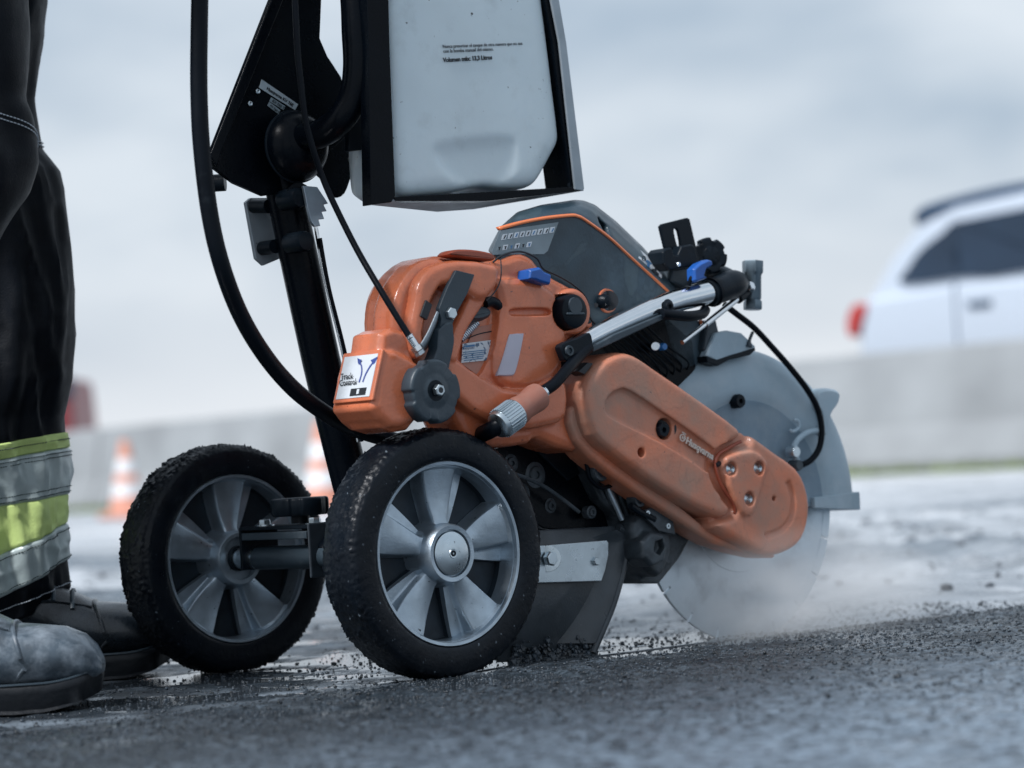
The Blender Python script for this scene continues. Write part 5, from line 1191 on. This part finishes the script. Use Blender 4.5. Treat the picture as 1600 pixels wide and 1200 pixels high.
# boots
def boot(name, toe, yaw, m, ms, sc=1.0):
    # sections along the foot from heel (0) to toe (0.30): x, half width, top z, bottom z, lean
    S_ = [(-.005, .020, .105, .030), (.0, .030, .150, .024), (.02, .036, .165, .022), (.05, .038, .168, .022), (.085, .039, .168, .022), (.11, .040, .160, .022), (.135, .041, .142, .022), (.165, .044, .120, .022), (.195, .047, .100, .022), (.225, .049, .083, .022), (.25, .049, .080, .022), (.272, .046, .077, .023), (.288, .040, .070, .025), (.299, .030, .058, .028), (.305, .016, .046, .032)]
    R_ = []
    for x, w, t_, bt in S_:
        ring = []
        for j in range(40):
            th = 2*PI*j/40; cx, sz = math.cos(th), math.sin(th)
            e_ = 0.75; px_ = abs(cx)**e_*(1 if cx > 0 else -1); pz = abs(sz)**0.8*(1 if sz > 0 else -1)
            mid = (t_+bt)/2; hh = (t_-bt)/2
            wtop = 1-(0.25 if sz > 0 else 0)*abs(sz)*min(1, (t_-.07)/.06 if t_ > .07 else 0)
            nn_ = noise.noise(Vector((x*30, cx*2, sz*2+toe.x*9)))*0.0035
            ring.append(Vector((x, px_*(w*wtop+nn_), mid+pz*(hh+nn_*(1 if sz > 0 else 0)))))
        R_.append(ring)
    v, f = rings(R_)
    Rz = Matrix.Rotation(yaw, 3, 'Z'); org = toe-Rz @ Vector((.305*sc, 0, 0))
    T_ = lambda p: Rz @ (Vector(p)*sc)+org-PB
    o = mk(name, [T_(p) for p in v], f, m, per, ang=0)
    # sole
    R_ = []
    for z, e_ in ((0.000, -.003), (.003, .0), (.018, .003), (.024, .003), (.027, -.001)):
        ring = []
        for k_ in range(60):
            th = 2*PI*k_/60; u = (1-math.cos(th))/2; x = u*.305-0.003
            w = np.interp(x, [q[0] for q in S_], [q[1] for q in S_])
            w = max(w, 0.012)*(math.sin(th) if abs(math.sin(th)) < .35 else math.copysign(max(.35, abs(math.sin(th))**.2), math.sin(th)))
            x += e_*(-math.cos(th)); ring.append(Vector((x, w+math.copysign(e_, w), z+.012*max(0, (u-.82)/.18)**2 + noise.noise(Vector((x*60, w*60, 0)))*.001)))
        R_.append(ring)
    v, f = rings(R_); mk('sole', [T_(p) for p in v], f, ms, o, ang=50)
    g = Geo()
    for z in (0.0275,):
        pts = []
        for k_ in range(0, 31):
            th = PI*k_/30+PI; u = (1-math.cos(th))/2; x = u*.305; w = np.interp(x, [q[0] for q in S_], [q[1] for q in S_]); pts.append(T_((x, -max(w, .01)*abs(math.sin(th))**.25-.0025, z+.012*max(0, (u-.82)/.18)**2)))
        g.add(*sweep(pts, .0012, n=6, k=0))
    g.mk('welt', 'greyp', o)
    # toe cap, tongue seam, laces and eyelets
    def on(x, th):
        i = np.interp
        w = i(x, [q[0] for q in S_], [q[1] for q in S_]); t_ = i(x, [q[0] for q in S_], [q[2] for q in S_]); bt = i(x, [q[0] for q in S_], [q[3] for q in S_])
        cx, sz = math.cos(th), math.sin(th); wt = 1-(0.25 if sz > 0 else 0)*abs(sz)*min(1, (t_-.07)/.06 if t_ > .07 else 0)
        return T_((x, abs(cx)**.75*math.copysign(1, cx)*(w*wt+.0008), (t_+bt)/2+abs(sz)**.8*math.copysign(1, sz)*((t_-bt)/2+.0008)))
    mk('toe_seam', *sweep([on(.225+.012*math.cos(a*2), a) for a in np.linspace(-2.9, -0.1, 4)]+[on(.222-.01*math.sin(a)+.01, a) for a in np.linspace(0.0, PI, 14)], .0024, n=8, k=2), m, o)
    mk('quarter_seam', *sweep([on(.10+.12*t_, PI+.1-1.75*t_*1.0+.0 if False else PI+.35-1.2*t_) for t_ in np.linspace(0, 1, 10)], .0014, n=6, k=2), m, o)
    for k_, x in enumerate((.10, .125, .15, .175, .195)):
        mk('lace', *sweep([on(x+.004, a) for a in np.linspace(PI*.28, PI*.86, 9)], .0026, n=8, k=2), 'greyp', o)
        mk('eyelet', *cyl(on(x+.002, PI*1.12), on(x+.002, PI*1.12)+Vector((0, -.0030, .0005)), .0042, n=14), 'zinc', o)
    return o
p = gpt(268, 1052); boot('boot', Vector((p.x, p.y+0.02, 0.0)), 0.12, 'boot', 'sole', 1.0)['label'] = 'black wet laced boot behind the far wheel'
p = gpt(158, 1105); boot('boot', Vector((p.x, p.y+0.03, 0.0)), 0.04, 'bootgrey', 'sole', 1.0)['label'] = 'mud-grey boot nearest the camera'
# pelvis, jacket, arms, head (above the frame)
hipx = (np.interp(.8, rz_, rc_)+np.interp(.8, nz_, nc_))/2; hipy = (PO.y+yN)/2
def tor(z, rx, ry, dx=0): return [Vector((hipx-PB.x+dx+rx*math.cos(2*PI*j/32), hipy-PB.y+ry*math.sin(2*PI*j/32), z)) for j in range(32)]
mk('jacket', *rings([tor(.80, .15, .25), tor(.9, .15, .21), tor(1.05, .14, .19, .02), tor(1.2, .15, .20, .05), tor(1.36, .14, .21, .08), tor(1.44, .10, .17, .09), tor(1.49, .06, .07, .09)]), 'cloth', per, ang=0)
hands = [Vector((ORG+Fd*-0.55+Ad*a+Vector((0, 0, 1.02)))-PB) for a in (-0.02, 0.39)]
for s, h_ in ((-1, hands[0]), (1, hands[1])):
    sh = Vector((hipx-PB.x+.08, hipy-PB.y+s*.19, 1.40)); el = (sh+h_)/2+Vector((-.03, s*.08, -.08)); wrp = h_+(el-h_).normalized()*.07
    mk('sleeve', *sweep([sh, el, wrp], [.062, .052, .038], n=20, k=8), 'cloth', per, ang=0)
    hd_ = mk('hand', *sweep([wrp, h_+Vector((0, 0, .022)), h_+Vector((.02, 0, .018))], [.026, .034, .03], n=16, k=4, sq=.8), 'skin', per, ang=0)
    for k_ in range(4):
        o_ = Ad*(k_-1.5)*.019
        mk('finger', *sweep([h_+o_+Vector((.0, 0, .03)), h_+o_+Vector((.028, 0, .014)), h_+o_+Vector((.026, 0, -.014)), h_+o_+Vector((.002, 0, -.026))], [.0095, .009, .0085, .007], n=8, k=3), 'skin', hd_, ang=0)
    mk('thumb', *sweep([h_+Ad*-.03*s+Vector((-.02, 0, .02)), h_+Ad*-.045*s+Vector((-.02, 0, -.005)), h_+Ad*-.04*s+Vector((0, 0, -.024))], [.012, .010, .008], n=8, k=3), 'skin', hd_, ang=0)
hx = hipx-PB.x+.10; hy = hipy-PB.y
def hr(z, rx, ry, dx=0): return [Vector((hx+dx+rx*math.cos(2*PI*j/32), hy+ry*math.sin(2*PI*j/32), z)) for j in range(32)]
hd2 = mk('head', *rings([hr(1.45, .055, .055), hr(1.53, .052, .052), hr(1.555, .075, .055, .03), hr(1.59, .092, .066, .02), hr(1.65, .100, .074, .01), hr(1.71, .098, .076), hr(1.76, .08, .065), hr(1.785, .04, .035)]), 'skin', per, ang=0)
mk('nose', *sweep([Vector((hx+.10, hy, 1.675)), Vector((hx+.122, hy, 1.645)), Vector((hx+.10, hy, 1.635))], .011, n=8), 'skin', hd2)
for s in (-1, 1):
    mk('ear', *lathe(Vector((hx, hy+s*.074, 1.655)), (0, s, 0), [(.028, 0), (.03, .006), (.015, .012)], n=16), 'skin', hd2)
    mk('eye', *lathe(Vector((hx+.094, hy+s*.03, 1.675)), (1, 0, 0), [(.011, 0), (.008, .006), (.001, .008)], n=12), 'ink', hd2)
mk('mouth', *sweep([Vector((hx+.105, hy-.022, 1.605)), Vector((hx+.112, hy, 1.603)), Vector((hx+.105, hy+.022, 1.605))], .004, n=8), 'orange_dark', hd2)
mk('helmet', *rings([hr(1.70, .125, .098), hr(1.71, .112, .092), hr(1.76, .105, .086), hr(1.80, .08, .066), hr(1.815, .03, .03)]), 'hiviz', per, ang=0)

# ================================================================ MIST round the blade, real volume
m, n, b = newmat('water mist'); n.nodes.remove(b); N = n.nodes.new; Lk = n.links.new
vo = N('ShaderNodeVolumePrincipled'); vo.inputs['Color'].default_value = (0.985, 0.995, 1.0, 1); vo.inputs['Anisotropy'].default_value = 0.0
t = N('ShaderNodeTexCoord')
gr = N('ShaderNodeTexGradient'); gr.gradient_type = 'SPHERICAL'; Lk(t.outputs['Object'], gr.inputs['Vector'])
q = N('ShaderNodeTexNoise'); q.inputs['Scale'].default_value = 2.2; q.inputs['Detail'].default_value = 3; Lk(t.outputs['Object'], q.inputs['Vector'])
r1 = N('ShaderNodeMapRange'); r1.inputs['From Min'].default_value = 0.0; r1.inputs['From Max'].default_value = 0.8; Lk(gr.outputs['Fac'], r1.inputs['Value'])
r2 = N('ShaderNodeMapRange'); r2.inputs['From Min'].default_value = 0.38; r2.inputs['From Max'].default_value = 0.62; r2.inputs['To Min'].default_value = 0.25; Lk(q.outputs['Fac'], r2.inputs['Value'])
mm = N('ShaderNodeMath'); mm.operation = 'MULTIPLY'; Lk(r1.outputs['Result'], mm.inputs[0]); Lk(r2.outputs['Result'], mm.inputs[1])
m2 = N('ShaderNodeMath'); m2.operation = 'MULTIPLY'; Lk(mm.outputs[0], m2.inputs[0]); m2.inputs[1].default_value = 14.0
Lk(m2.outputs[0], vo.inputs['Density']); Lk(vo.outputs['Volume'], n.nodes['Material Output'].inputs['Volume'])
bmi = bmesh.new(); bmesh.ops.create_icosphere(bmi, subdivisions=3, radius=1.0); me = bpy.data.meshes.new('mist'); bmi.to_mesh(me); bmi.free(); me.materials.append(m)
mo = bpy.data.objects.new('mist', me); COL.objects.link(mo)
mp_ = ORG+Fd*(BC.x+.035)+Ad*0.01+Vector((0, 0, 0.035)); mo.location = mp_; mo.scale = (0.24, 0.12, 0.095); mo.rotation_euler = (0, 0, TH)
tag(mo, 'pale water mist swirling round the lower half of the saw blade', 'mist', kind='stuff')

# ================================================================ HAZE
m, n, b = newmat('haze air'); n.nodes.remove(b)
vo = n.nodes.new('ShaderNodeVolumePrincipled'); vo.inputs['Color'].default_value = (0.92, 0.96, 1.0, 1); vo.inputs['Density'].default_value = 0.0035
n.links.new(vo.outputs['Volume'], n.nodes['Material Output'].inputs['Volume'])
HAZE = False
if HAZE:
    v, f = box((0, 25, 1.5), (60, 70, 5.2)); ho = mk('haze', v, f, m, smooth=False); ho['kind'] = 'stuff'

try:
    SC.cycles.volume_bounces = 4; SC.cycles.volume_step_rate = 1.0
    SC.cycles.volume_max_steps = 256
except Exception: pass
